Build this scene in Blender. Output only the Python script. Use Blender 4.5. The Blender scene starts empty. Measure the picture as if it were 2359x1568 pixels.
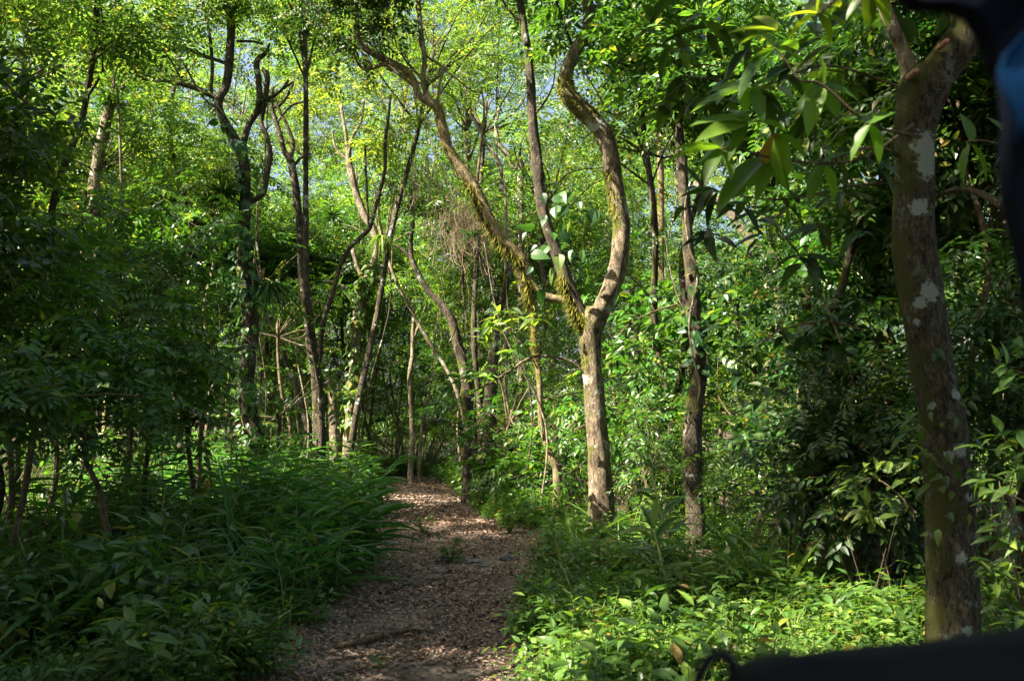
import bpy, math, random
import numpy as np
rng = np.random.default_rng(7)
random.seed(7)
C = bpy.context.scene.collection
SC = bpy.context.scene

# ------------------------------------------------------------------ camera, world, sun, exposure
F_PX, CU, CV, CAM_H, PITCH = 2366.0, 1179.5, 784.0, 2.0, math.atan(191/2366.0)
cam_d = bpy.data.cameras.new('camera'); cam = bpy.data.objects.new('camera', cam_d); C.objects.link(cam)
cam.location = (0, 0, CAM_H); cam.rotation_euler = (math.pi/2 + PITCH, 0, 0)
cam_d.sensor_width = 23.5; cam_d.lens = 23.5*F_PX/2359.0; cam_d.clip_start = 0.05; cam_d.clip_end = 2000
cam_d.dof.use_dof = True; cam_d.dof.focus_distance = 18.0; cam_d.dof.aperture_fstop = 2.3
SC.camera = cam
SUN_AZ, SUN_EL = math.radians(-110), math.radians(47)      # compass angle from +Y towards +X
SUN = np.array([math.sin(SUN_AZ)*math.cos(SUN_EL), math.cos(SUN_AZ)*math.cos(SUN_EL), math.sin(SUN_EL)])
w = bpy.data.worlds.new('World'); SC.world = w; w.use_nodes = True
nt = w.node_tree; bg = nt.nodes['Background']; sky = nt.nodes.new('ShaderNodeTexSky')
sky.sky_type = 'NISHITA'; sky.sun_disc = False; sky.sun_elevation = SUN_EL; sky.sun_rotation = SUN_AZ
nt.links.new(sky.outputs[0], bg.inputs[0]); sky.dust_density = 6.0; sky.air_density = 1.0; bg.inputs[1].default_value = 0.053
sun_d = bpy.data.lights.new('sun', 'SUN'); sun_d.energy = 5.0; sun_d.angle = math.radians(0.5); sun_d.color = (1.0, 0.9, 0.74)
sun_o = bpy.data.objects.new('sun', sun_d); C.objects.link(sun_o)
from mathutils import Vector
sun_o.rotation_euler = Vector(SUN).to_track_quat('Z', 'Y').to_euler(); sun_o.location = (-30, -8, 30)
SC.view_settings.view_transform = 'Standard'; SC.view_settings.look = 'None'; SC.view_settings.gamma = 1
SC.view_settings.exposure = 2.72
cy = SC.cycles
cy.max_bounces = 7; cy.diffuse_bounces = 4; cy.glossy_bounces = 2; cy.transmission_bounces = 5; cy.transparent_max_bounces = 4
cy.sample_clamp_indirect = 4; cy.caustics_reflective = False; cy.caustics_refractive = False
cy.use_denoising = True

# ------------------------------------------------------------------ geometry helpers
def P(u, v, Y):
    """point of the photograph (2359 wide) at distance Y in front of the camera"""
    x = (u-CU)/F_PX; y = -(v-CV)/F_PX
    d = np.array([x, math.cos(PITCH)-y*math.sin(PITCH), math.sin(PITCH)+y*math.cos(PITCH)])
    return np.array([0, 0, CAM_H]) + d*(Y/d[1])
EY = [0, 8, 11, 14.5, 18, 19.5, 21, 28, 38, 46]
PATH_END = 38.6
EL = [590, 590, 770, 850, 856, 858, 858, 855, 880, 880]
ER = [1225, 1225, 1195, 1250, 1262, 1210, 1120, 1060, 1000, 960]
EXL = [P(u, 1100, max(y, 8))[0]*(1 if y > 0 else 1) for u, y in zip(EL, EY)]
EXR = [P(u, 1100, max(y, 8))[0] for u, y in zip(ER, EY)]
def edges(y): return np.interp(y, EY, EXL), np.interp(y, EY, EXR)
def sstep(a, b, x):
    t = np.clip((x-a)/(b-a), 0, 1); return t*t*(3-2*t)
def gh(x, y):
    x = np.asarray(x, float); y = np.asarray(y, float)
    l, r = edges(y)
    d = np.maximum(np.maximum(l-x, x-r), 0)
    n = 0.05*np.sin(x*1.3+y*.7)+0.04*np.sin(x*2.9-y*1.9)+0.03*np.sin(x*.5+y*3.1)
    z = n*sstep(0, 1.5, d)+sstep(0, 5, d)*(0.22)+0.012*np.sin(x*5+1)*np.sin(y*3.3)
    z = z+sstep(45, 80, y)*2.5
    return z
def G(u, v):
    a = P(u, v, 10.0)-np.array([0, 0, CAM_H]); t = -CAM_H/a[2]; p = a*t
    return np.array([p[0], p[1], float(gh(p[0], p[1]))])
def link_mesh(name, V, F, mat, parent=None, smooth=False, uv=None, origin=None):
    V = np.asarray(V, np.float32); F = np.asarray(F, np.int32)
    if parent is not None and origin is None: origin = np.array(parent.location)
    if origin is None: origin = np.zeros(3)
    V = (V-np.asarray(origin, np.float32)).astype(np.float32)
    me = bpy.data.meshes.new(name); k = F.shape[1]; n = len(F)
    me.vertices.add(len(V)); me.vertices.foreach_set('co', V.ravel())
    me.loops.add(n*k); me.loops.foreach_set('vertex_index', F.ravel())
    me.polygons.add(n); me.polygons.foreach_set('loop_start', np.arange(0, n*k, k, dtype=np.int32))
    me.polygons.foreach_set('loop_total', np.full(n, k, dtype=np.int32))
    if uv is not None:
        l = me.uv_layers.new(name='UVMap'); l.data.foreach_set('uv', np.asarray(uv, np.float32)[F.ravel()].ravel())
    me.polygons.foreach_set('use_smooth', np.full(n, bool(smooth)))
    me.update(calc_edges=True)
    if mat: me.materials.append(mat)
    o = bpy.data.objects.new(name, me); C.objects.link(o)
    if parent is not None: o.parent = parent
    else: o.location = origin
    return o
def tag(o, label, cat, group=None, kind=None):
    if label: o['label'] = label
    if cat: o['category'] = cat
    if group: o['group'] = group
    if kind: o['kind'] = kind
    return o
def thing(name, label, cat, loc, group=None):
    o = bpy.data.objects.new(name, None); C.objects.link(o); o.location = [float(a) for a in loc]
    o.empty_display_size = 0.2
    return tag(o, label, cat, group)
def copy_tree(root, loc, rz=0, sc=1.0, label=None, group=None):
    r = root.copy(); C.objects.link(r); r.location = [float(a) for a in loc]; r.rotation_euler = (0, 0, rz); r.scale = (sc, sc, sc)
    if label: r['label'] = label
    if group: r['group'] = group
    for ch in list(root.children):
        c = ch.copy(); C.objects.link(c); c.parent = r
    return r
def cat(parts):
    Vs, Fs, U, n = [], [], [], 0
    for p in parts:
        Vs.append(p[0]); Fs.append(p[1]+n); n += len(p[0])
        U.append(p[2] if len(p) > 2 and p[2] is not None else np.zeros((len(p[0]), 2)))
    return np.concatenate(Vs), np.concatenate(Fs), np.concatenate(U)
def frames(d, n):
    """rotation matrices with x = d, z close to n"""
    d = d/np.linalg.norm(d, axis=1, keepdims=True)
    y = np.cross(n, d); ly = np.linalg.norm(y, axis=1, keepdims=True)
    y = np.where(ly < 1e-4, np.array([[0., 1, 0]]), y/np.maximum(ly, 1e-4)); z = np.cross(d, y)
    return np.stack([d, y, z], axis=2)
def inst(tmpl, R, T, S):
    V, Fc, U = tmpl; n = len(T); S = np.asarray(S, float)
    if S.ndim == 1: S = np.repeat(S[:, None], 3, 1)
    W = np.einsum('nij,nkj->nki', R, V[None]*S[:, None, :])+T[:, None, :]
    F2 = (Fc[None]+(np.arange(n)*len(V))[:, None, None]).reshape(-1, Fc.shape[1])
    return W.reshape(-1, 3), F2, np.tile(U, (n, 1))
def unit(n):
    a = rng.normal(size=(n, 3)); return a/np.linalg.norm(a, axis=1, keepdims=True)

# leaf templates : (verts, tris, uv), leaf along +x of length 1
def leaf4(w=0.34, fold=0.06, droop=0.1, mid=.42):
    V = np.array([[0, 0, 0], [mid, w/2, fold], [1, 0, -droop], [mid, -w/2, fold]], float)
    return V, np.array([[0, 2, 1], [0, 3, 2]]), V[:, :2]+[0, .5]
def leafN(w=0.34, fold=0.05, droop=0.2, seg=4, tip=1.0, base=0.7, wav=0):
    V = [[0, 0, 0]]; U = [[0, .5]]
    for i in range(1, seg):
        t = i/seg; s = (math.sin(math.pi*t**base)**tip)*w/2; z = -droop*t*t
        q = wav*math.sin(i*2.3)
        V += [[t, s, z+fold*s/(w/2)+q], [t, 0, z], [t, -s, z+fold*s/(w/2)-q]]; U += [[t, .5+s/w], [t, .5], [t, .5-s/w]]
    V.append([1, 0, -droop]); U.append([1, .5]); e = len(V)-1
    Fc = [[0, 2, 1], [0, 3, 2]]
    for i in range(seg-2):
        a = 1+3*i; b = a+3
        Fc += [[a, a+1, b], [a+1, b+1, b], [a+1, a+2, b+1], [a+2, b+2, b+1]]
    a = 1+3*(seg-2); Fc += [[a, a+1, e], [a+1, a+2, e]]
    return np.array(V, float), np.array(Fc), np.array(U)
def spray(leaf, n=11, L=0.6, ll=.16, ang=55, droop=.15, jit=.25, terminal=True):
    """pinnate twig along +x"""
    ds, ns, ts, ss = [], [], [], []
    for i in range(n):
        t = (i+.6)/n; s = 1 if i % 2 else -1
        if terminal and i == n-1: s = 0
        a = math.radians(ang)*s
        d = np.array([math.cos(a), math.sin(a), -.15])+rng.normal(size=3)*jit*.5
        ds.append(d); ns.append(np.array([0, 0, 1])+rng.normal(size=3)*jit)
        ts.append([t*L, s*.01, -droop*L*t*t]); ss.append(ll*(.75+.35*math.sin(math.pi*min(t+.15, 1)))*rng.uniform(.85, 1.15))
    return inst(leaf, frames(np.array(ds), np.array(ns)), np.array(ts), np.array(ss))
def rosette(leaf, n=7, ll=.3, rise=.3, jit=.3):
    a = np.arange(n)*2.4+rng.uniform(0, 6); z = rng.uniform(-.2, 1, n)*rise*2
    d = np.stack([np.cos(a), np.sin(a), z], 1)+rng.normal(size=(n, 3))*jit*.3
    return inst(leaf, frames(d, np.tile([0, 0, 1.], (n, 1))+rng.normal(size=(n, 3))*jit*.5), d*.03, ll*rng.uniform(.7, 1.1, n))
def crs(pts, n):
    """Catmull-Rom through rows of pts"""
    p = np.asarray(pts, float); p = np.vstack([2*p[0]-p[1], p, 2*p[-1]-p[-2]]); m = len(p)-3
    t = np.linspace(0, m-1e-6, n); i = t.astype(int); f = (t-i)[:, None]
    a, b, c, d = p[i], p[i+1], p[i+2], p[i+3]
    return .5*((2*b)+(-a+c)*f+(2*a-5*b+4*c-d)*f**2+(-a+3*b-3*c+d)*f**3)
def tube(pts, rad, n=None, seg=10, rough=.06, cap=True, seed=0):
    pr = np.column_stack([np.asarray(pts, float), np.asarray(rad, float)])
    n = n or max(4, (len(pr)-1)*4+1)
    q = crs(pr, n); c = q[:, :3]; r = np.maximum(q[:, 3], .0015)
    t = np.gradient(c, axis=0); t /= np.linalg.norm(t, axis=1, keepdims=True)+1e-9
    ref = np.array([0, 1, 0.]) if abs(t[0, 1]) < .9 else np.array([1., 0, 0])
    X = np.zeros_like(c); x = ref-t[0]*np.dot(ref, t[0]); X[0] = x/np.linalg.norm(x)
    for i in range(1, n):
        x = X[i-1]-t[i]*np.dot(X[i-1], t[i]); X[i] = x/np.linalg.norm(x)
    Yv = np.cross(t, X)
    th = np.linspace(0, 2*math.pi, seg, endpoint=False)
    s = np.concatenate([[0], np.cumsum(np.linalg.norm(np.diff(c, axis=0), axis=1))])
    ph = seed*1.7
    k = 1+rough*(np.sin(2*th[None]+s[:, None]*3+ph)+.7*np.sin(3*th[None]-s[:, None]*7+ph*2)+.6*np.sin(s[:, None]*11+ph+th[None])+.5*np.sin(5*th[None]+s[:, None]*2))
    V = c[:, None, :]+(X[:, None, :]*np.cos(th)[None, :, None]+Yv[:, None, :]*np.sin(th)[None, :, None])*(r[:, None]*k)[:, :, None]
    V = V.reshape(-1, 3); Fc = []
    i = np.arange(n-1)[:, None]*seg; j = np.arange(seg)[None]; j2 = (j+1) % seg
    a, b, cc, d = (i+j).ravel(), (i+j2).ravel(), (i+seg+j2).ravel(), (i+seg+j).ravel()
    Fc = np.concatenate([np.stack([a, b, cc], 1), np.stack([a, cc, d], 1)])
    if cap:
        V = np.vstack([V, c[-1]+t[-1]*r[-1]*.4]); e = len(V)-1; o = (n-1)*seg
        Fc = np.concatenate([Fc, np.array([[o+jj, o+(jj+1) % seg, e] for jj in range(seg)])])
    return V, Fc, np.zeros((len(V), 2))

# ------------------------------------------------------------------ sun gaps in the canopy
TARGETS = []      # (point, radius): the canopy leaves these places open to the sun
def lit(u, v, Y, r): TARGETS.append((P(u, v, Y), r+.4, .995 if r < 1.5 else .9))
CLEAR = []        # polylines (u, v, width) at distance Y whose view from the track stays free of leaves
def keep(p, soft=.25):
    m = np.ones(len(p), bool); q = rng.uniform(-1, 1, len(p))
    for c, r, pr in TARGETS:
        d = p-c; s = d@SUN; dist = np.linalg.norm(d-s[:, None]*SUN, axis=1)
        m &= ~((s > 0.9) & (dist < r*(1+soft*q)) & (rng.uniform(0, 1, len(p)) < pr))
    ca, sa = math.cos(PITCH), math.sin(PITCH); z = p[:, 2]-CAM_H
    dep = np.maximum(p[:, 1]*ca+z*sa, .1); pu = CU+F_PX*p[:, 0]/dep; pv = CV-F_PX*(z*ca-p[:, 1]*sa)/dep
    for Y, pts in CLEAR:
        a = np.array(pts, float); o = np.argsort(a[:, 1]); lo, hi = a[o[0], 1], a[o[-1], 1]
        uu = np.interp(pv, a[o, 1], a[o, 0]); ww = np.interp(pv, a[o, 1], a[o, 2])
        m &= ~((p[:, 1] < Y-.1) & (p[:, 1] > 2) & (pv > lo-10) & (pv < hi+10) & (np.abs(pu-uu) < ww*.55+560/np.maximum(p[:, 1], 3)) & (rng.uniform(0, 1, len(p)) < .9))
    return m
CLEAR += [(17.9, [(1388, 1180, 60), (1372, 1000, 50), (1363, 830, 46), (1366, 740, 60), (1415, 640, 45), (1432, 520, 45), (1412, 400, 42), (1392, 310, 41), (1325, 238, 43), (1305, 165, 31), (1350, 75, 27), (1353, 0, 28)]),
          (17.9, [(1325, 700, 34), (1289, 600, 31), (1252, 490, 26), (1238, 380, 28), (1222, 180, 20), (1204, 40, 19), (1194, -20, 18)]),
          (21, [(1274, 1062, 17), (1246, 950, 14), (1232, 808, 14), (1222, 691, 17), (1208, 613, 26), (1142, 535, 30), (1090, 430, 28), (1032, 340, 25), (1006, 245, 22), (956, 180, 18), (890, 139, 15), (824, 86, 12)]),
          (23.5, [(594, 1030, 44), (569, 922, 38), (577, 738, 37), (562, 518, 27), (560, 364, 25), (516, 278, 21), (503, 245, 21), (526, 165, 19), (530, 33, 19)]),
          (23.5, [(575, 460, 16), (615, 397, 14), (622, 357, 13), (602, 281, 12), (616, 175, 12)]), (23.5, [(560, 325, 16), (596, 247, 15), (592, 145, 15)]),
          (25, [(735, 1032, 30), (727, 867, 22), (709, 738, 20), (694, 591, 18), (678, 413, 18), (655, 350, 14), (626, 245, 9)]), (25, [(738, 804, 13), (757, 702, 12), (782, 617, 11), (850, 528, 10), (887, 390, 9), (895, 271, 7)]),
          (27.5, [(803, 1021, 28), (812, 885, 23), (828, 683, 20), (869, 573, 17), (840, 496, 18), (803, 367, 14)]), (34, [(946, 1069, 13), (944, 867, 11), (953, 738, 9)]),
          (30, [(1080, 922, 25), (1043, 746, 20), (984, 665, 13), (946, 555, 11)]), (15.8, [(1604, 1240, 50), (1595, 1087, 40), (1607, 885, 36), (1597, 738, 34), (1592, 628, 29), (1576, 440, 22)]),
          (26, [(228, 354, 27), (247, 270, 24), (255, 225, 22)])]
# ------------------------------------------------------------------ materials
def new_mat(name):
    m = bpy.data.materials.new(name); m.use_nodes = True; nt = m.node_tree; nt.nodes.clear()
    out = nt.nodes.new('ShaderNodeOutputMaterial'); return m, nt, out
def ramp(nt, fac, stops):
    r = nt.nodes.new('ShaderNodeValToRGB'); e = r.color_ramp.elements
    while len(e) < len(stops): e.new(.5)
    for k, (p, c) in enumerate(stops): e[k].position = p; e[k].color = (*c, 1)
    nt.links.new(fac, r.inputs[0]); return r.outputs[0]
def leaf_mat(name, stops, tr=.42, trcol=(1.95, 1.9, .75), rough=.42, spec=.4, veins=False, under=None):
    m, nt, out = new_mat(name); L = nt.links.new
    g = nt.nodes.new('ShaderNodeNewGeometry'); oi = nt.nodes.new('ShaderNodeObjectInfo')
    col = ramp(nt, g.outputs['Random Per Island'], stops)
    hs = nt.nodes.new('ShaderNodeHueSaturation'); L(col, hs.inputs['Color'])
    mr = nt.nodes.new('ShaderNodeMapRange'); mr.inputs[3].default_value = .48; mr.inputs[4].default_value = .515
    L(oi.outputs['Random'], mr.inputs[0]); L(mr.outputs[0], hs.inputs['Hue'])
    mv = nt.nodes.new('ShaderNodeMapRange'); mv.inputs[3].default_value = .8; mv.inputs[4].default_value = 1.2
    L(oi.outputs['Random'], mv.inputs[0]); L(mv.outputs[0], hs.inputs['Value'])
    c = hs.outputs[0]
    p = nt.nodes.new('ShaderNodeBsdfPrincipled'); p.inputs['Roughness'].default_value = rough
    p.inputs['Specular IOR Level'].default_value = spec
    if veins:
        uv = nt.nodes.new('ShaderNodeUVMap'); sx = nt.nodes.new('ShaderNodeSeparateXYZ'); L(uv.outputs[0], sx.inputs[0])
        def M(op, a, b=None):
            k = nt.nodes.new('ShaderNodeMath'); k.operation = op
            for i, z in enumerate((a, b)):
                if z is None: continue
                if isinstance(z, (int, float)): k.inputs[i].default_value = z
                else: L(z, k.inputs[i])
            return k.outputs[0]
        off = M('ABSOLUTE', M('SUBTRACT', sx.outputs[1], .5))
        w1 = M('SINE', M('MULTIPLY', M('SUBTRACT', sx.outputs[0], M('MULTIPLY', off, .45)), 75))
        line = M('POWER', M('MAXIMUM', w1, 0), 4)
        midr = M('LESS_THAN', off, .018)
        bmp = nt.nodes.new('ShaderNodeBump'); bmp.inputs['Strength'].default_value = .13; bmp.inputs['Distance'].default_value = .002
        L(M('SUBTRACT', w1, M('MULTIPLY', midr, 2)), bmp.inputs['Height']); L(bmp.outputs[0], p.inputs['Normal'])
        mx = nt.nodes.new('ShaderNodeMix'); mx.data_type = 'RGBA'; mx.blend_type = 'MIX'
        fac = M('MINIMUM', M('ADD', M('MULTIPLY', line, .07), M('MULTIPLY', midr, .5)), 1)
        L(fac, mx.inputs[0]); L(c, mx.inputs[6]); mx.inputs[7].default_value = (.16, .22, .05, 1); c = mx.outputs[2]
    L(c, p.inputs['Base Color'])
    t = nt.nodes.new('ShaderNodeBsdfTranslucent'); mul = nt.nodes.new('ShaderNodeMix'); mul.data_type = 'RGBA'; mul.blend_type = 'MULTIPLY'
    mul.inputs[0].default_value = 1; L(c, mul.inputs[6]); mul.inputs[7].default_value = (*trcol, 1); L(mul.outputs[2], t.inputs[0])
    mix = nt.nodes.new('ShaderNodeMixShader'); mix.inputs[0].default_value = tr
    L(p.outputs[0], mix.inputs[1]); L(t.outputs[0], mix.inputs[2]); L(mix.outputs[0], out.inputs[0]); return m
M_CANOPY = leaf_mat('canopy_leaf', [(0, (.03, .075, .018)), (.35, (.06, .13, .026)), (.75, (.11, .19, .035)), (.97, (.16, .22, .045)), (1, (.28, .2, .05))], tr=.5)
M_CANOPY2 = leaf_mat('yellow_green_leaf', [(0, (.05, .10, .02)), (.4, (.11, .18, .035)), (.85, (.19, .27, .05)), (1, (.32, .28, .06))], tr=.52)
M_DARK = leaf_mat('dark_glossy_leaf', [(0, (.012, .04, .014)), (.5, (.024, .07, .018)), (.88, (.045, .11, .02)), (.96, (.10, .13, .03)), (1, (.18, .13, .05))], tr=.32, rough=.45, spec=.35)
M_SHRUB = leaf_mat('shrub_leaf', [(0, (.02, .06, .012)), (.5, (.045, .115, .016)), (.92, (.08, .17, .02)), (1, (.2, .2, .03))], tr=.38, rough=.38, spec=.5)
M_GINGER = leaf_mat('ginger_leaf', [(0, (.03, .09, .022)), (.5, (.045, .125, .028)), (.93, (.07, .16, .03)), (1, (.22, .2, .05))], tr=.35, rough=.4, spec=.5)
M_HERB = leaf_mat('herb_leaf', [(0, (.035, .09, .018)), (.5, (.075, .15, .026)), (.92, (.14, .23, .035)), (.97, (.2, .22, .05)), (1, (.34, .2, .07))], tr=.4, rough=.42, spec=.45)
M_BIG = leaf_mat('large_veined_leaf', [(0, (.045, .11, .012)), (.6, (.08, .165, .015)), (1, (.12, .22, .015))], tr=.5, rough=.4, spec=.4, veins=True)
M_YOUNG = leaf_mat('young_veined_leaf', [(0, (.16, .27, .015)), (1, (.26, .36, .02))], tr=.55, rough=.4, veins=True)
M_YELLOW = leaf_mat('withered_leaf', [(0, (.20, .11, .02)), (1, (.28, .17, .03))], tr=.4, rough=.5, veins=True)
M_LITTER = leaf_mat('fallen_leaf', [(0, (.05, .034, .023)), (.3, (.12, .083, .056)), (.6, (.24, .175, .125)), (.86, (.38, .295, .22)), (.93, (.34, .15, .06)), (1, (.42, .34, .28))], tr=.08, trcol=(1, .8, .6), rough=.6, spec=.3)
M_MOSS = leaf_mat('moss_strand', [(0, (.07, .08, .012)), (.6, (.15, .16, .02)), (1, (.22, .21, .04))], tr=.3, rough=.8, spec=.1)
M_ROOT = leaf_mat('dry_fibre', [(0, (.2, .15, .09)), (1, (.42, .34, .24))], tr=.1, rough=.8, spec=.1)

def bark_mat(name, dark, light, lichen=.3, moss=.3, lich_col=(.42, .44, .38), scale=1.0, moss_col=(.11, .12, .018)):
    m, nt, out = new_mat(name); L = nt.links.new
    tc = nt.nodes.new('ShaderNodeTexCoord'); mp = nt.nodes.new('ShaderNodeMapping'); L(tc.outputs['Object'], mp.inputs[0])
    mp.inputs['Scale'].default_value = (9*scale, 9*scale, 2.6*scale)
    def noise(sc, det, vec, rough=.6):
        n = nt.nodes.new('ShaderNodeTexNoise'); n.inputs['Scale'].default_value = sc; n.inputs['Detail'].default_value = det
        n.inputs['Roughness'].default_value = rough; L(vec, n.inputs['Vector']); return n.outputs[0]
    def mix(fac, a, b):
        x = nt.nodes.new('ShaderNodeMix'); x.data_type = 'RGBA'; L(fac, x.inputs[0])
        for s, i in ((a, 6), (b, 7)):
            if isinstance(s, tuple): x.inputs[i].default_value = (*s, 1)
            else: L(s, x.inputs[i])
        return x.outputs[2]
    nf = noise(3.2, 8, mp.outputs[0], .7); mp2 = nt.nodes.new('ShaderNodeMapping'); L(tc.outputs['Object'], mp2.inputs[0]); mp2.inputs['Scale'].default_value = (3.4*scale, 3.4*scale, 1.5*scale)
    nm = noise(2.4, 6, mp2.outputs[0], .72); av = nt.nodes.new('ShaderNodeMix'); av.inputs[0].default_value = .55; L(nf, av.inputs[2]); L(nm, av.inputs[3]); n1 = av.outputs[0]
    mid = tuple((a+b)/2 for a, b in zip(dark, light))
    base = ramp(nt, n1, [(.40, dark), (.5, tuple(a*.8 for a in mid)), (.60, light)])
    n2 = noise(2.2*scale, 6, tc.outputs['Object'], .75)
    lf = ramp(nt, n2, [(.66-.22*lichen, (0, 0, 0)), (.70-.22*lichen, (1, 1, 1))])
    vo = nt.nodes.new('ShaderNodeTexVoronoi'); vo.inputs['Scale'].default_value = 26*scale; L(tc.outputs['Object'], vo.inputs['Vector'])
    n5 = noise(9*scale, 3, tc.outputs['Object'])
    sp = nt.nodes.new('ShaderNodeMath'); sp.operation = 'MULTIPLY_ADD'; L(n5, sp.inputs[0]); sp.inputs[1].default_value = .5; L(vo.outputs['Distance'], sp.inputs[2])
    sf = ramp(nt, sp.outputs[0], [(.24+.16*lichen, (1, 1, 1)), (.30+.16*lichen, (0, 0, 0))])
    c = mix(sf, base, tuple(a*.75 for a in lich_col))
    c = mix(lf, c, lich_col)
    g = nt.nodes.new('ShaderNodeNewGeometry'); sx = nt.nodes.new('ShaderNodeSeparateXYZ'); L(g.outputs['Normal'], sx.inputs[0])
    n3 = noise(1.6*scale, 5, tc.outputs['Object'], .7)
    a1 = nt.nodes.new('ShaderNodeMath'); a1.operation = 'MULTIPLY_ADD'; L(sx.outputs[0], a1.inputs[0]); a1.inputs[1].default_value = -.13; L(n3, a1.inputs[2])
    a2 = nt.nodes.new('ShaderNodeMath'); a2.operation = 'MULTIPLY_ADD'; L(sx.outputs[2], a2.inputs[0]); a2.inputs[1].default_value = .14; L(a1.outputs[0], a2.inputs[2])
    mf = ramp(nt, a2.outputs[0], [(.72-.3*moss, (0, 0, 0)), (.80-.3*moss, (1, 1, 1))])
    c = mix(mf, c, moss_col)
    p = nt.nodes.new('ShaderNodeBsdfPrincipled'); p.inputs['Roughness'].default_value = .85; p.inputs['Specular IOR Level'].default_value = .2
    L(c, p.inputs['Base Color'])
    b = nt.nodes.new('ShaderNodeBump'); b.inputs['Strength'].default_value = 1.0; b.inputs['Distance'].default_value = .06
    n4 = noise(7, 6, mp.outputs[0], .7); ad = nt.nodes.new('ShaderNodeMath'); ad.operation = 'ADD'; L(n1, ad.inputs[0]); L(n4, ad.inputs[1])
    L(ad.outputs[0], b.inputs['Height']); L(b.outputs[0], p.inputs['Normal']); L(p.outputs[0], out.inputs[0]); return m
B_MAIN = bark_mat('brown_bark', (.035, .026, .017), (.36, .28, .185), .42, .36)
B_MOSSY = bark_mat('mossy_bark', (.05, .036, .022), (.44, .34, .2), .2, .58, moss_col=(.17, .155, .03))
B_DARK = bark_mat('dark_bark', (.014, .012, .009), (.15, .12, .08), .34, .32)
B_PALE = bark_mat('pale_bark', (.09, .075, .05), (.46, .38, .27), .35, .34, lich_col=(.5, .5, .44))
B_NEAR = bark_mat('lichened_bark', (.006, .006, .004), (.19, .165, .105), .36, .55, lich_col=(.2, .22, .175), scale=2.6, moss_col=(.085, .09, .022))
def spots_on(m, pts, col):
    nt = m.node_tree; L = nt.links.new; p = [n for n in nt.nodes if n.type == 'BSDF_PRINCIPLED'][0]; src = p.inputs['Base Color'].links[0].from_socket
    tc = nt.nodes.new('ShaderNodeTexCoord'); no = nt.nodes.new('ShaderNodeTexNoise'); no.inputs['Scale'].default_value = 26; no.inputs['Detail'].default_value = 7; no.inputs['Roughness'].default_value = .7; L(tc.outputs['Object'], no.inputs['Vector'])
    last = None
    for c, r in pts:
        d = nt.nodes.new('ShaderNodeVectorMath'); d.operation = 'DISTANCE'; L(tc.outputs['Object'], d.inputs[0]); d.inputs[1].default_value = [float(x) for x in c]
        k = nt.nodes.new('ShaderNodeMath'); k.operation = 'DIVIDE'; L(d.outputs['Value'], k.inputs[0]); k.inputs[1].default_value = r
        if last is None: last = k.outputs[0]
        else:
            q = nt.nodes.new('ShaderNodeMath'); q.operation = 'MINIMUM'; L(last, q.inputs[0]); L(k.outputs[0], q.inputs[1]); last = q.outputs[0]
    a = nt.nodes.new('ShaderNodeMath'); a.operation = 'MULTIPLY_ADD'; L(no.outputs[0], a.inputs[0]); a.inputs[1].default_value = 2.6; L(last, a.inputs[2])
    f = ramp(nt, a.outputs[0], [(0, (1, 1, 1)), (1, (0, 0, 0))]); mr = nt.nodes.new('ShaderNodeMapRange'); mr.inputs[1].default_value = 2.05; mr.inputs[2].default_value = 2.3; mr.inputs[3].default_value = 1; mr.inputs[4].default_value = 0; L(a.outputs[0], mr.inputs[0])
    mx = nt.nodes.new('ShaderNodeMix'); mx.data_type = 'RGBA'; L(mr.outputs[0], mx.inputs[0]); L(src, mx.inputs[6]); mx.inputs[7].default_value = (*col, 1); L(mx.outputs[2], p.inputs['Base Color'])
B_TWIG = bark_mat('twig_bark', (.08, .055, .035), (.32, .25, .16), .1, .15)
def plain(name, col, rough=.8, n=0, col2=None, scale=8, bump=0, spec=.3):
    m, nt, out = new_mat(name); L = nt.links.new; p = nt.nodes.new('ShaderNodeBsdfPrincipled')
    p.inputs['Roughness'].default_value = rough; p.inputs['Base Color'].default_value = (*col, 1); p.inputs['Specular IOR Level'].default_value = spec
    tc = nt.nodes.new('ShaderNodeTexCoord'); no = nt.nodes.new('ShaderNodeTexNoise'); no.inputs['Scale'].default_value = scale; no.inputs['Detail'].default_value = 8
    L(tc.outputs['Object'], no.inputs['Vector'])
    if col2: L(ramp(nt, no.outputs[0], [(.35, col), (.65, col2)]), p.inputs['Base Color'])
    if bump:
        b = nt.nodes.new('ShaderNodeBump'); b.inputs['Strength'].default_value = .7; b.inputs['Distance'].default_value = bump; L(no.outputs[0], b.inputs['Height']); L(b.outputs[0], p.inputs['Normal'])
    L(p.outputs[0], out.inputs[0]); return m
M_SOIL = plain('forest_soil', (.02, .015, .01), .95, col2=(.07, .05, .035), scale=6, bump=.05)
M_PATH = plain('sandy_soil', (.06, .046, .036), .95, col2=(.19, .15, .12), scale=2.2, bump=.02)
M_STEM = plain('green_stem', (.10, .16, .03), .6, col2=(.22, .26, .08), scale=5)
M_PALESTEM = plain('pale_green_stem', (.25, .3, .12), .6, col2=(.34, .38, .18), scale=3)
M_STONE = plain('grey_stone', (.06, .06, .058), .85, col2=(.20, .19, .18), scale=9, bump=.03)
M_LICHEN = plain('pale_lichen', (.13, .17, .15), .9, col2=(.26, .31, .28), scale=40, bump=.01)
M_PINK = plain('pink_cut_wood', (.30, .16, .11), .8, col2=(.5, .28, .22), scale=12)
M_VINYL = plain('black_vinyl', (.002, .002, .003), .6, col2=(.004, .0045, .008), scale=14, bump=.004, spec=.12)
M_CANVAS = plain('navy_canvas', (.002, .003, .008), .9, col2=(.004, .006, .014), scale=20, bump=.004, spec=.1)
M_BLUE = plain('blue_canvas', (.003, .03, .10), .9, col2=(.004, .05, .15), scale=20, bump=.004, spec=.15)

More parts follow.
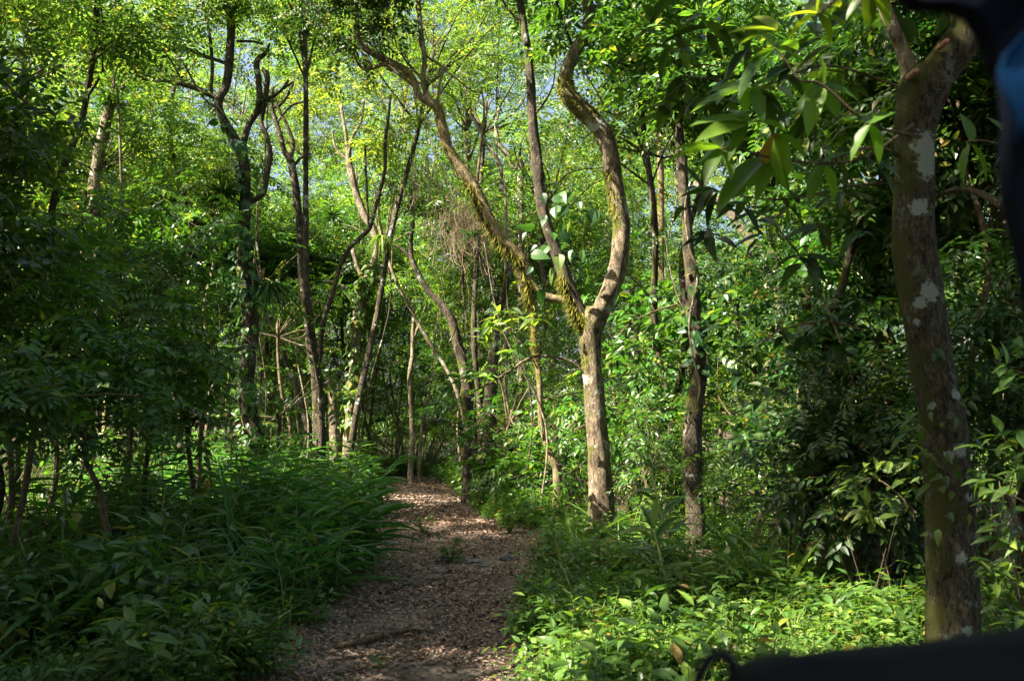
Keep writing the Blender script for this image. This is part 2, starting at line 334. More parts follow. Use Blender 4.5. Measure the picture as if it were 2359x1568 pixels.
# ------------------------------------------------------------------ setting: ground, path
def grid_sheet(name, xs, ys, fz, mat, label=None, kind='structure'):
    X, Y = np.meshgrid(xs, ys); Z = fz(X, Y); V = np.stack([X, Y, Z], -1).reshape(-1, 3); nx = len(xs)
    i = (np.arange(len(ys)-1)[:, None]*nx+np.arange(nx-1)[None]).ravel()
    Fc = np.stack([i, i+1, i+nx+1, i+nx], 1); o = link_mesh(name, V, Fc, mat, smooth=True); o['kind'] = kind; return o
xs = np.concatenate([np.linspace(-400, -20, 20), np.linspace(-19, 19, 153), np.linspace(20, 400, 20)])
ys = np.concatenate([np.linspace(-300, -6, 12), np.linspace(-5, 50, 200), np.linspace(52, 600, 30)])
grid_sheet('ground', xs, ys, gh, M_SOIL)
# path ribbon
pv, ty = [], np.concatenate([np.linspace(-5, PATH_END, 240)]); ww = np.linspace(0, 1, 22)
for y in ty:
    l, r = edges(y); j = .12*math.sin(y*2.1)+.08*math.sin(y*5.3+1); k = .12*math.sin(y*1.7+2)+.08*math.sin(y*4.1)
    for a in ww: x = l-.25+j+(r-l+.4+k-j)*a; pv.append([x, y, float(gh(x, y))+.006])
i = (np.arange(len(ty)-1)[:, None]*22+np.arange(21)[None]).ravel()
link_mesh('path', np.array(pv), np.stack([i, i+1, i+23, i+22], 1), M_PATH, smooth=True)['kind'] = 'structure'
bpy.data.objects['path']['label'] = 'leaf strewn dirt track leading into the forest'
# leaf litter
def litter(n, ylo, yhi, spread, size):
    y = ylo+(yhi-ylo)*rng.uniform(0, 1, n)**1.15; l, r = edges(y)
    x = l-spread+(r-l+2*spread)*rng.uniform(0, 1, n)
    pat = np.sin(x*2.3+y*.8)+np.sin(y*1.9-x*3.1)+np.sin(x*.9+y*2.7+2)
    m = rng.uniform(-2.6, 1.2, n) < pat+.6; x, y = x[m], y[m]; n = len(x)
    T = np.stack([x, y, gh(x, y)+.012+rng.uniform(0, .02, n)], 1)
    d = unit(n); d[:, 2] *= .25; nn = unit(n)*.45+[0, 0, 1]
    return inst(leafN(.5, .09, .12, 3), frames(d, nn), T, size*rng.uniform(.5, 1.45, n))
tag(link_mesh('leaf_litter', *cat([litter(52000, 7, 24, .5, .048), litter(20000, 20, 39, .6, .075)])[:2], M_LITTER), 'dry brown and grey fallen leaves scattered over the dirt track', 'fallen leaves', kind='stuff')
a = litter(14000, 5, 30, 9, .08); tag(link_mesh('forest_floor_litter', a[0], a[1], M_LITTER), 'dry fallen leaves under the plants beside the track', 'fallen leaves', kind='stuff')

# ------------------------------------------------------------------ places the sun reaches
for t in [(1365, 930, 17.9, .7), (1372, 870, 17.9, .4), (1380, 1030, 17.9, .6), (330, 480, 19, .9), (60, 200, 26, 1.8), (280, 250, 30, 2.5), (420, 560, 24, 1.2), (180, 200, 24, 1.6), (1200, 420, 30, 2), (1060, 760, 30, 1.5), (900, 620, 36, 2.2), (700, 720, 34, 1.6), (1340, 720, 17.9, .45), (1255, 1000, 21, .8), (1230, 760, 21, .6), (1110, 460, 21, .9),
          (810, 960, 27, .9), (772, 960, 28, .7), (948, 850, 33, .8), (590, 1000, 24, .5), (1030, 340, 21, .8), (640, 330, 26, 1.0), (820, 440, 28, 1.2), (860, 620, 27, .7),
          (1130, 770, 15, .8), (1200, 840, 15, .7),
          (1500, 1480, 9.3, .45), (1700, 1470, 9.3, .55), (1900, 1450, 9.3, .5), (1620, 1540, 8.2, .5), (1800, 1530, 8.2, .5), (1450, 1540, 8.3, .35),
          (1300, 1560, 8, .4), (1420, 1540, 8.2, .7), (1560, 1530, 8.2, .8), (1700, 1520, 8.4, .8), (1560, 1568, 7.6, .8), (1700, 1568, 7.6, .7), (1620, 1500, 8.6, .6), (1780, 1500, 8.6, .6), (1850, 1540, 7.8, .7), (2000, 1500, 8.4, .7), (2330, 900, 6.55, .1), (2330, 1100, 6.55, .15), (2330, 1250, 6.55, .15), (1400, 1500, 8.8, .5), (1600, 1500, 8.8, .7), (1800, 1480, 9, .7), (2000, 1440, 9.5, .6), (1500, 1440, 9.8, .2), (1480, 1150, 15, .5), (1330, 980, 23, 1.2), (1500, 950, 20, .8), (1290, 1090, 21, .8), (1800, 1080, 13, .5),
          (2010, 1130, 9, .35), (1750, 560, 26, 1.8), (1500, 500, 26, 1.5), (1660, 640, 26, 1.2),
          (1750, 900, 14, .4), (1850, 1060, 12, .4), (1950, 700, 13, .35), (1700, 1100, 14, .5), (1880, 900, 12.5, .3), (1680, 780, 17, .5), (2050, 850, 11, .25), (1780, 640, 16, .4), (1950, 1160, 10, .4), (1830, 40, 4.2, .28), (1680, 60, 4.2, .22), (1650, 290, 4.4, .25), (1860, 20, 4.3, .4), (1760, 60, 4.3, .3), (1800, 250, 4.5, .1), (1720, 380, 4.6, .1), (2040, 60, 7.5, .1),
          (830, 1490, 9.3, .0), (1090, 1500, 9.2, .0), (930, 1160, 26, .3), (970, 1210, 20, 0), (930, 1110, 36, .6), (1080, 1385, 11.6, -.12), (1090, 1500, 9.2, -.1), (1060, 1340, 12.9, -.12), (1230, 1300, 14.5, -.1), (1000, 1500, 9.2, -.15), (1000, 1245, 17.4, -.1), (1330, 1110, 17.9, .1), (1110, 1215, 19, .1),
          (1230, 1300, 14.5, .0), (480, 480, 35, 3), (700, 400, 38, 4), (900, 300, 40, 4), (1000, 600, 38, 3), (1250, 300, 38, 3)]:
    lit(*t)

# ------------------------------------------------------------------ foliage generators
LF_S = leaf4(.42, .06, .1); LF_M = leafN(.42, .06, .18, 4); LF_B = leafN(.52, .06, .22, 5); LF_L = leafN(.22, .05, .3, 5)
SPR_FINE = [spray(LF_S, 13, .62, .15, 60) for _ in range(4)]
SPR_MED = [spray(LF_M, 9, .6, .19, 50) for _ in range(4)]
SPR_BROAD = [spray(LF_B, 7, .6, .26, 50, jit=.4) for _ in range(4)]
def clusters(c, rad, nc):
    d = unit(nc); r = rng.uniform(.25, 1, nc)**.45
    return np.asarray(c)+d*r[:, None]*np.asarray(rad)
def foliage(cc, per, cr, tmpl, scale=1.0, droop=-.15, cull=True, flat=.55, zmin=None):
    T = np.repeat(cc, per, 0); n = len(T); g = rng.normal(size=(n, 3))*[1, 1, flat]
    g *= (rng.uniform(.6, 1, n)/(np.linalg.norm(g, axis=1)+1e-6))[:, None]
    T = T+g*cr*np.repeat(rng.uniform(.6, 1.25, len(cc)), per)[:, None]
    d = g+rng.normal(size=(n, 3))*.45; d[:, 2] = d[:, 2]*.5+droop
    nn = np.tile([0, 0, 1.], (n, 1))+rng.normal(size=(n, 3))*.38
    m = np.ones(n, bool)
    if cull: m &= keep(T)
    if zmin is not None: m &= T[:, 2] > zmin
    m &= ~((T[:, 1] < 6.5) & (T[:, 1] > -2) & (np.abs(T[:, 0]) < 3.5) & (T[:, 2] < 5.5))    # the open air in front of the lens
    T, d, nn = T[m], d[m], nn[m]; n = len(T)
    if n == 0: T = cc[:1]; d = np.array([[1., 0, 0]]); nn = np.array([[0, 0, 1.]]); n = 1
    k = rng.integers(0, len(tmpl), n); out = []
    for j in range(len(tmpl)):
        q = k == j
        if q.any(): out.append(inst(tmpl[j], frames(d[q], nn[q]), T[q], scale*rng.uniform(.75, 1.2, q.sum())))
    return cat(out)
def limbs_to(start, ends, r0, r1, seg=5, n=7):
    out = []
    for e in ends:
        m = (start+e)/2+rng.normal(size=3)*.12*np.linalg.norm(e-start)+[0, 0, .08*np.linalg.norm(e-start)]
        out.append(tube([start, m, e], [r0, (r0+r1)/2, r1], n=n, seg=seg, rough=.05, seed=rng.uniform(0, 9)))
    return out
def bg_tree(c, rad, h_trunk_r, label, group, nc=40, per=14, tmpl=SPR_FINE, mat=None, bark=None, scale=1.0, lean=0, cr=.7, name='forest_tree', nl=9, base=None, cull=True, cname='tree'):
    c = np.asarray(c, float)
    b = np.array([c[0]+lean, c[1]+rng.uniform(-.5, .5), 0]) if base is None else np.asarray(base, float)
    l_, r_ = edges(b[1])
    if 3 < b[1] < 39 and l_-.5 < b[0] < r_+.5: b[0] = l_-.7 if b[0] < (l_+r_)/2 else r_+.7
    b[2] = float(gh(b[0], b[1]))
    t = thing(name, label, cname, b, group)
    top = c-[0, 0, rad[2]*.35]; H = top[2]-b[2]
    pts = [b-[0, 0, .1]]
    for k in range(1, 5):
        f = k/5; pts.append(b*(1-f)+top*f+np.append(rng.normal(size=2)*.02*H, 0))
    pts.append(top); R = h_trunk_r
    cc = clusters(c, rad, nc)
    parts = [tube(pts, [R*1.35, R*1.0, R*.92, R*.85, R*.75, R*.62], seg=9, n=26, seed=rng.uniform(0, 9))]
    s0 = pts[-2]*.4+pts[-1]*.6
    kc = cc[keep(cc)] if cull else cc
    parts += limbs_to(s0, kc[:nl], R*.45, R*.08)
    parts += limbs_to(pts[-2]*.85+pts[-1]*.15, kc[nl:nl+3], R*.4, R*.08)
    V, Fc, U = cat(parts); link_mesh('trunk', V, Fc, bark or B_DARK, t, smooth=True)
    V, Fc, U = foliage(cc, per, cr, tmpl, scale, cull=cull); link_mesh('crown', V, Fc, mat or M_CANOPY, t)
    return t

# ------------------------------------------------------------------ traced trees
def trace(pts, Y, w_scale=1.0, dY=0):
    n = len(pts); out, rad = [], []
    for i, p in enumerate(pts):
        y = Y+dY*i/max(1, n-1) if not callable(Y) else Y(i/(n-1))
        out.append(P(p[0], p[1], y)); rad.append(p[2]*.5*y/F_PX*w_scale)
    return np.array(out), rad
def limb(t, name, pts, Y, mat, dY=0, seg=14, rough=.05, label=None, dens=5):
    c, r = trace(pts, Y, dY=dY)
    V, Fc, U = tube(c, r, n=(len(pts)-1)*dens+1, seg=seg, rough=rough, seed=pts[0][0])
    o = link_mesh(name, V, Fc, mat, t, smooth=True)
    if label: o['label'] = label
    return crs(np.column_stack([c, r]), len(pts)*8)
def rooted(pts, Y, w):
    """carry the traced trunk down into the ground"""
    b = P(pts[0][0], pts[0][1], Y); g = gh(b[0], b[1])
    vb = CV+F_PX*math.tan(math.atan((CAM_H-g)/Y)+PITCH) if False else None
    # pixel row of the ground at Y
    lo, hi = pts[0][1], 2400
    for _ in range(40):
        m = (lo+hi)/2
        if P(pts[0][0], m, Y)[2] > g-.08: lo = m
        else: hi = m
    ext = [(pts[0][0], lo, w)] if lo > pts[0][1]+4 else []
    return ext+list(pts)
def moss_fringe(t, q, i0, i1, n, length, mat=None, side=-1, name='moss'):
    """short hanging strands on the sampled limb q (x,y,z,r)"""
    i = rng.integers(i0, i1, n); c = q[i, :3]+(q[np.minimum(i+1, len(q)-1), :3]-q[i, :3])*rng.uniform(0, 1, (n, 1)); r = q[i, 3]
    a = rng.normal(math.pi if side < 0 else 0, .75, n); d = np.stack([np.cos(a), -np.abs(np.sin(a)), rng.normal(0, .25, n)], 1); d /= np.linalg.norm(d, axis=1, keepdims=True)
    T = c+d*r[:, None]*.97; dd = d*.5+rng.normal(size=(n, 3))*.2+[0, 0, -1]
    V, Fc, U = inst(leafN(.10, .0, .1, 3), frames(dd, -d), T, length*rng.uniform(.3, 1.2, n)); return link_mesh(name, V, Fc, mat or M_MOSS, t)
def fuzz(t, q, i0, i1, n, length, mat=None, name='moss'):
    i = rng.integers(i0, i1, n); f = rng.uniform(0, 1, (n, 1)); c = q[i, :3]*(1-f)+q[np.minimum(i+1, len(q)-1), :3]*f; r = q[i, 3]
    d = unit(n)*[1, 1, .5]; d /= np.linalg.norm(d, axis=1, keepdims=True); T = c+d*r[:, None]*.97
    V, Fc, U = inst(leafN(.22, .0, .2, 3), frames(d+rng.normal(size=(n, 3))*.5+[0, 0, -.3], d), T, length*rng.uniform(.4, 1.2, n)); return link_mesh(name, V, Fc, mat or M_MOSS, t)
def crown_at(t, spots, mat, tmpl, per=14, cr=.7, scale=1.0, nc=4, cull=True, flat=.55, sp=.5, name='crown'):
    cc = np.concatenate([np.array([P(u, v, y)])+rng.normal(size=(nc, 3))*sp for u, v, y in spots])
    V, Fc, U = foliage(cc, per, cr, tmpl, scale, cull=cull, flat=flat); return link_mesh(name, V, Fc, mat, t)

# T1: the forked tree right of the path
Y1 = 17.9
b = G(1388, 1243); t1 = thing('forked_tree', 'brown Y-shaped tree with sunlit trunk standing at the right edge of the track', 'tree', b)
q = limb(t1, 'trunk', [(1388, 1262, 78), (1387, 1235, 66), (1386, 1180, 60), (1383, 1100, 56), (1376, 1000, 50), (1368, 900, 46), (1363, 830, 46), (1361, 775, 52), (1366, 735, 58), (1372, 712, 46)], Y1, B_MAIN, seg=26, rough=.03, dens=8)
moss_fringe(t1, q, 50, 76, 500, .09)
q = limb(t1, 'limb', [(1372, 760, 36), (1382, 722, 44), (1398, 688, 44), (1416, 640, 41), (1428, 580, 40), (1431, 520, 42), (1422, 460, 42), (1412, 400, 41), (1405, 350, 40), (1392, 310, 41), (1360, 270, 43), (1325, 238, 43), (1304, 205, 38), (1305, 165, 31), (1325, 120, 29), (1350, 75, 27), (1359, 40, 29), (1353, 0, 28), (1350, -80, 24), (1330, -250, 16)], Y1, B_MAIN, seg=20, rough=.035, label='right limb bending back on itself with a green mossy elbow')
fuzz(t1, q, 82, 106, 2600, .07); moss_fringe(t1, q, 44, 60, 500, .10)
q = limb(t1, 'limb', [(1362, 765, 34), (1345, 735, 36), (1325, 700, 34), (1305, 650, 33), (1289, 600, 31), (1270, 550, 28), (1252, 490, 26), (1243, 430, 27), (1238, 380, 28), (1230, 310, 25), (1225, 250, 22), (1222, 180, 20), (1214, 110, 19), (1204, 40, 19), (1194, -20, 18), (1170, -160, 12)], Y1, B_DARK, seg=18, rough=.05, label='dark left limb rising steeply')
moss_fringe(t1, q, 3, 28, 900, .16)
for pts, Yd in [([(1325, 118, 8), (1300, 60, 7), (1280, 0, 6), (1270, -40, 4)], 0), ([(1228, 270, 6), (1258, 230, 5), (1275, 190, 4), (1280, 140, 3)], -.5), ([(1205, 60, 7), (1170, 20, 6), (1140, -30, 4)], .5)]:
    limb(t1, 'branch', pts, Y1, B_DARK, dY=Yd, seg=8)
crown_at(t1, [(1350, -260, 17.5), (1280, -180, 18.5), (1180, -200, 18), (1450, -220, 17), (1080, -160, 18), (1400, -350, 17.5)], M_CANOPY, SPR_MED, per=26, nc=6, sp=.8, cr=.8)
# T2: leaning mossy tree
Y2 = 21
b = G(1284, 1190); b = P(1284, 1130, Y2); b[2] = gh(b[0], b[1]); t2 = thing('leaning_tree', 'mossy slanting tree with thin bent lower stem just left of the Y-shaped tree', 'tree', b)
q = limb(t2, 'trunk', rooted([(1284, 1091, 20), (1274, 1062, 17), (1258, 1021, 15), (1247, 977, 14), (1245, 933, 14), (1243, 885, 13), (1239, 849, 13), (1232, 808, 13), (1230, 775, 13), (1228, 724, 15), (1222, 691, 17), (1217, 650, 20), (1208, 613, 26), (1193, 588, 28), (1167, 566, 29), (1142, 535, 30), (1111, 475, 30), (1090, 430, 28), (1062, 390, 26), (1032, 340, 25), (1016, 281, 24), (1006, 245, 22), (966, 221, 18), (956, 192, 18), (933, 162, 17), (890, 139, 15), (840, 112, 14), (824, 86, 12), (822, 33, 11), (820, -30, 9)], Y2, 26), Y2, B_MOSSY, seg=16, rough=.05)
fuzz(t2, q, 60, 185, 3800, .07); moss_fringe(t2, q, 88, 150, 700, .22)
for pts in [[(1098, 425, 9), (1102, 390, 8), (1105, 364, 7), (1112, 298, 6), (1115, 245, 5), (1108, 200, 4)], [(1008, 240, 7), (1012, 198, 6), (1019, 155, 7), (986, 132, 6), (966, 96, 5), (972, 60, 4)],
            [(990, 232, 15), (975, 192, 13), (978, 132, 12), (969, 66, 11), (963, 0, 10), (950, -60, 8)], [(952, 195, 12), (923, 172, 11), (887, 149, 10), (857, 158, 8), (837, 159, 8), (819, 136, 5), (815, 110, 4)],
            [(1019, 158, 4), (1050, 180, 4), (1080, 205, 4), (1110, 215, 3)], [(860, 157, 6), (842, 130, 5), (830, 118, 4)], [(1210, 640, 22), (1250, 680, 20), (1290, 690, 18), (1320, 700, 12)]]:
    q = limb(t2, 'branch', pts, Y2, B_MOSSY, seg=10)
crown_at(t2, [(820, 0, 21), (850, -50, 21), (790, -50, 20.5)], M_DARK, SPR_MED, per=34, nc=6, sp=.5, cr=.5, scale=.7, cull=False)
# T3: tall left tree with twisting limbs
Y3 = 23.5
b = P(600, 1100, Y3); b[2] = gh(b[0], b[1]); t3 = thing('twisted_tree', 'tall dark tree with vine covered trunk and winding limbs left of the track', 'tree', b)
q3 = limb(t3, 'trunk', rooted([(594, 1030, 44), (586, 1000, 41), (577, 970, 39), (569, 922, 38), (567, 885, 38), (572, 812, 38), (577, 738, 37), (567, 665, 33), (560, 591, 28), (562, 518, 27), (565, 430, 26), (560, 364, 25), (542, 324, 23), (516, 278, 21), (503, 245, 21), (507, 222, 20), (519, 203, 19), (526, 165, 19), (530, 115, 20), (532, 72, 20), (530, 33, 19), (515, 5, 16), (505, -40, 12)], Y3, 56), Y3, B_DARK, seg=18, rough=.05)
for pts in [[(558, 350, 18), (562, 325, 16), (575, 284, 15), (596, 247, 15), (597, 198, 14), (592, 145, 15), (612, 122, 10), (622, 100, 5)], [(570, 470, 16), (590, 458, 14), (607, 442, 14), (615, 397, 14), (622, 357, 13), (615, 317, 12), (602, 281, 12), (611, 231, 12), (616, 175, 12), (605, 160, 9)],
            [(508, 235, 13), (490, 222, 13), (463, 208, 12), (423, 195, 11), (387, 187, 9), (347, 185, 7), (310, 170, 5)], [(525, 150, 9), (509, 142, 9), (469, 129, 9), (426, 112, 10), (387, 116, 9), (347, 109, 10), (324, 79, 9), (291, 63, 9), (251, 60, 8), (212, 40, 8), (149, 13, 7), (100, -10, 5)],
            [(485, 222, 9), (489, 149, 8), (483, 83, 8), (476, 40, 7), (463, -10, 6)], [(423, 195, 5), (400, 150, 5), (380, 120, 4)], [(532, 25, 9), (548, 10, 9), (570, 0, 6)], [(606, 102, 5), (582, 96, 6), (545, 95, 7)], [(596, 235, 9), (640, 215, 7), (665, 185, 6)], [(500, 250, 6), (465, 220, 5), (425, 150, 5)]]:
    limb(t3, 'branch', pts, Y3, B_DARK, seg=10)
crown_at(t3, [(80, -20, 22), (200, 20, 23), (300, 30, 24), (420, -30, 23), (520, -60, 23), (620, -50, 23), (330, 130, 24), (280, 190, 24), (150, 80, 22)], M_CANOPY, SPR_FINE, per=24, nc=6, sp=.8, cr=.7)
# T4
Y4 = 25
b = P(735, 1080, Y4); b[2] = gh(b[0], b[1]); t4 = thing('double_stemmed_tree', 'grey-brown tree with a curved side stem, second tree from the twisted vine-clad one', 'tree', b)
limb(t4, 'trunk', rooted([(735, 1032, 30), (735, 977, 28), (730, 922, 24), (727, 867, 22), (718, 812, 21), (709, 738, 20), (700, 665, 19), (694, 591, 18), (690, 518, 18), (685, 470, 18), (678, 413, 18), (668, 367, 18), (655, 350, 14), (647, 314, 12), (636, 281, 10), (626, 245, 9), (628, 200, 7)], Y4, 36), Y4, B_DARK, seg=14)
for pts in [[(735, 830, 14), (738, 804, 13), (740, 757, 12), (757, 702, 12), (771, 658, 12), (782, 617, 11), (805, 573, 11), (830, 547, 11), (850, 528, 10), (857, 505, 10), (874, 446, 9), (887, 390, 9), (887, 331, 8), (895, 271, 7), (900, 220, 5)], [(850, 525, 7), (846, 463, 6), (843, 400, 6), (841, 334, 5)],
            [(668, 372, 12), (673, 350, 11), (675, 330, 10), (662, 291, 9), (642, 251, 8), (630, 220, 6)], [(678, 380, 7), (695, 362, 7), (715, 352, 6)], [(626, 250, 7), (652, 235, 7), (675, 190, 6), (640, 215, 6)], [(636, 285, 6), (670, 245, 6), (712, 232, 4)]]:
    limb(t4, 'branch', pts, Y4, B_DARK, seg=10)
crown_at(t4, [(640, 150, 26), (900, 190, 26), (720, 180, 26), (880, 300, 27)], M_CANOPY2, SPR_FINE, per=16, nc=5, sp=.7)
# T5
Y5 = 27.5
b = P(803, 1060, Y5); b[2] = gh(b[0], b[1]); t5 = thing('leafy_trunk_tree', 'pale tree with leafy climbers and sunlit foot, left of the track end', 'tree', b)
q5 = limb(t5, 'trunk', rooted([(803, 1021, 28), (808, 959, 26), (812, 885, 23), (817, 830, 22), (819, 757, 21), (828, 683, 20), (841, 647, 19), (860, 610, 18), (869, 573, 17), (860, 530, 16), (840, 496, 18), (821, 446, 17), (811, 403, 16), (803, 367, 14), (810, 320, 9), (831, 281, 8), (838, 230, 6)], Y5, 34), Y5, B_PALE, seg=14)
for pts in [[(840, 655, 11), (830, 630, 10), (819, 599, 10), (812, 573, 9)], [(803, 372, 7), (780, 350, 6), (770, 330, 5), (765, 300, 4)], [(803, 367, 9), (795, 300, 8), (785, 240, 7)], [(826, 700, 9), (800, 668, 8), (775, 652, 7), (745, 648, 6)]]:
    limb(t5, 'branch', pts, Y5, B_PALE, seg=10)
crown_at(t5, [(830, 230, 28), (780, 280, 28), (760, 220, 29), (850, 330, 28)], M_CANOPY2, SPR_FINE, per=18, nc=6, sp=.8)
# smaller trees traced
def small_tree(name, label, pts, Y, mat, crown=None, cmat=None, base_w=None, branches=()):
    bb = P(pts[0][0], pts[0][1], Y); bb[2] = gh(bb[0], bb[1]); t = thing(name, label, 'tree', bb)
    pr = rooted(pts, Y, base_w or pts[0][2]*1.2); limb(t, 'trunk', pr, Y, mat, seg=12)
    for br in branches: limb(t, 'branch', br, Y, mat, seg=8)
    if crown: crown_at(t, crown, cmat or M_CANOPY, SPR_FINE, per=16, nc=5, sp=.7)
    return t
small_tree('broken_trunk', 'short thick reddish broken trunk left of the leafy climber clad trunk', [(772, 1007, 26), (768, 960, 24), (767, 920, 22), (760, 890, 17), (757, 868, 7), (754, 850, 2)], 28, B_MAIN, branches=[[(774, 925, 9), (778, 895, 6), (779, 876, 1)]])
small_tree('slanted_tree', 'thin dark slanting tree behind the twisted vine-clad trunk', [(712, 1000, 18), (691, 922, 16), (680, 878, 15), (662, 845, 12), (650, 790, 8)], 29, B_DARK, [(640, 760, 29)])
small_tree('slim_pale_tree', 'slim pale tree with sunlit bark standing at the far end of the track', [(946, 1069, 13), (950, 995, 12), (946, 922, 11), (944, 867, 11), (950, 819, 10), (951, 775, 10), (953, 738, 9), (952, 690, 6)], 34, B_PALE, [(960, 640, 34)], branches=[[(953, 778, 8), (966, 745, 8), (975, 720, 6), (985, 695, 5)]])
small_tree('slim_grey_tree', 'slim grey tree right beside the pale one at the track end', [(966, 1060, 8), (973, 977, 7), (985, 925, 7), (994, 880, 6), (999, 840, 5)], 36, B_PALE, [(1000, 800, 36)])
small_tree('arching_tree', 'dark arching tree that leans over towards the left in the middle distance', [(1088, 1014, 26), (1080, 922, 25), (1069, 849, 25), (1055, 797, 23), (1043, 746, 20), (1028, 716, 17), (1006, 690, 14), (984, 665, 13), (962, 628, 13), (948, 595, 12), (946, 555, 11), (951, 510, 11), (945, 430, 8)], 30, B_DARK, [(960, 440, 31), (930, 380, 31)], M_SHRUB, branches=[[(950, 600, 8), (920, 570, 8), (890, 560, 6)]])
small_tree('thick_dark_tree', 'thick dark trunk draped in leaves to the left of the slanting mossy tree', [(1124, 1062, 36), (1126, 977, 34), (1131, 904, 31), (1137, 812, 20), (1145, 757, 17), (1158, 690, 16), (1168, 639, 18), (1176, 610, 14)], 25, B_DARK, [(1180, 560, 25)], M_SHRUB, branches=[[(1144, 690, 13), (1139, 665, 14), (1124, 628, 14), (1102, 591, 14), (1084, 566, 13), (1070, 530, 8)]])
small_tree('ivy_trunk', 'dark leaf-draped trunk left of the thick dark one', [(1075, 1040, 22), (1078, 970, 20), (1074, 900, 18)], 26, B_DARK)
small_tree('stooping_tree', 'broad dark trunk leaning left between the Y-shaped tree and the vine-wrapped trunk', [(1545, 1080, 46), (1520, 985, 42), (1490, 920, 38), (1465, 870, 34), (1462, 800, 24), (1468, 700, 16)], 22, B_DARK, [(1480, 640, 23), (1440, 560, 23)], M_SHRUB)
small_tree('green_stemmed_tree', 'straight pale green stem rising through the leaves at the upper right', [(1868, 620, 13), (1858, 540, 12), (1845, 480, 11), (1838, 420, 9), (1832, 330, 7)], 17, M_PALESTEM, [(1830, 300, 17)], M_DARK, base_w=15)
small_tree('sunny_trunk', 'sunlit whitish trunk leaning left behind the vine-wrapped trunk', [(1772, 640, 26), (1740, 575, 25), (1705, 520, 24), (1660, 470, 18), (1600, 420, 12)], 29, B_PALE, [(1600, 380, 30), (1700, 380, 30)], M_CANOPY2, base_w=40)
small_tree('pole_tree', 'straight thin grey stem in the dark thicket on the left', [(292, 830, 9), (290, 740, 8), (286, 600, 8), (283, 516, 7), (279, 400, 7), (275, 290, 6), (270, 200, 4)], 17, B_PALE, [(270, 180, 17)], M_CANOPY)
small_tree('epiphyte_laden_tree', 'short thick trunk with branching top covered in air plants at the upper left', [(200, 600, 30), (215, 450, 29), (228, 354, 27), (238, 310, 26), (247, 270, 24), (255, 225, 22)], 26, B_MAIN, [(200, 160, 26), (330, 160, 27)], M_CANOPY,
           branches=[[(255, 228, 12), (262, 190, 10), (250, 120, 7)], [(258, 228, 10), (285, 200, 9), (296, 180, 8), (280, 160, 6), (320, 148, 9), (338, 175, 8)], [(250, 220, 9), (215, 195, 8), (180, 192, 8), (160, 175, 6), (150, 150, 5)], [(255, 240, 9), (280, 240, 9), (305, 245, 6)]])
small_tree('slender_left_tree', 'slender curved trunk near the left edge beneath the sky gaps', [(20, 470, 15), (28, 397, 13), (38, 350, 12), (53, 298, 12), (62, 250, 9), (58, 190, 7)], 24, B_MAIN, [(50, 150, 24)])
small_tree('sapling_tree', 'thin mossy trunk leaning left at the top, right of the mossy elbow', [(1520, 300, 15), (1487, 139, 15), (1468, 106, 15), (1435, 66, 14), (1408, 33, 13), (1390, -10, 11), (1370, -80, 9)], 24, B_MOSSY, [(1370, -60, 24)], M_CANOPY)
small_tree('wavy_tree', 'thin pale wavy stem between the slanting mossy tree and the dark left limb', [(1165, 480, 8), (1153, 440, 9), (1155, 400, 9), (1148, 370, 9), (1125, 340, 8), (1105, 300, 7), (1080, 260, 5)], 27, B_PALE, [(1080, 230, 27)], M_CANOPY)
small_tree('hooked_tree', 'thin pale stem with a hooked bend between the two limbs of the Y', [(1200, 420, 16), (1185, 390, 14), (1165, 350, 13), (1148, 330, 12), (1143, 290, 9), (1150, 250, 7)], 29, B_PALE, [(1150, 220, 29)], M_CANOPY)
# T8
Y8 = 15.8
b = P(1605, 1285, Y8); b[2] = gh(b[0], b[1]); t8 = thing('vine_wrapped_tree', 'straight dark trunk wrapped in vines right of the Y-shaped tree', 'tree', b)
q8 = limb(t8, 'trunk', rooted([(1604, 1260, 50), (1603, 1200, 46), (1598, 1140, 44), (1595, 1087, 43), (1594, 1032, 43), (1597, 959, 41), (1607, 885, 38), (1610, 830, 38), (1605, 782, 38), (1597, 738, 34), (1597, 672, 31), (1592, 628, 29), (1586, 573, 27), (1582, 518, 26), (1576, 440, 25), (1570, 380, 24), (1565, 300, 20), (1560, 230, 14), (1550, 120, 10)], Y8, 60), Y8, B_DARK, seg=20, rough=.05, dens=6)
crown_at(t8, [(1560, 100, 15.5), (1520, 0, 16), (1640, 20, 16), (1700, 120, 15), (1480, 80, 17), (1620, 180, 16)], M_SHRUB, SPR_MED, per=20, nc=5, sp=.6)
c, r = trace([(1580, 1000, 5), (1612, 900, 5), (1596, 820, 5), (1588, 740, 5), (1606, 650, 6), (1604, 610, 6), (1588, 570, 5), (1578, 480, 4), (1590, 420, 4)], Y8-.35)
tag(link_mesh('woody_vine', *tube(c, r, seg=8)[:2], B_PALE, smooth=True, origin=c[0]), 'pale woody vine snaking up the straight dark trunk', 'vine')
# T9: near right tree
Y9 = 7.5
b = P(2192, 1600, Y9); b[2] = gh(b[0], b[1]); t9 = thing('near_tree', 'thick mossy tree with pale lichen patches close at the right edge', 'tree', b)
q9 = limb(t9, 'trunk', rooted([(2196, 1560, 128), (2196, 1480, 122), (2198, 1400, 120), (2192, 1300, 112), (2190, 1200, 108), (2184, 1100, 102), (2175, 1000, 102), (2158, 900, 98), (2140, 800, 99), (2126, 700, 100), (2112, 620, 100), (2106, 550, 96), (2105, 480, 90), (2106, 400, 88), (2108, 320, 92), (2116, 250, 106), (2130, 200, 118), (2140, 165, 90)], Y9, 140), Y9, B_NEAR, seg=40, rough=.025, dens=10)
limb(t9, 'limb', [(2120, 240, 60), (2145, 195, 84), (2175, 150, 84), (2205, 110, 84), (2235, 70, 90), (2265, 25, 96), (2300, -30, 80), (2360, -120, 60)], Y9, B_NEAR, seg=30, rough=.03, label='thick mossy right limb')
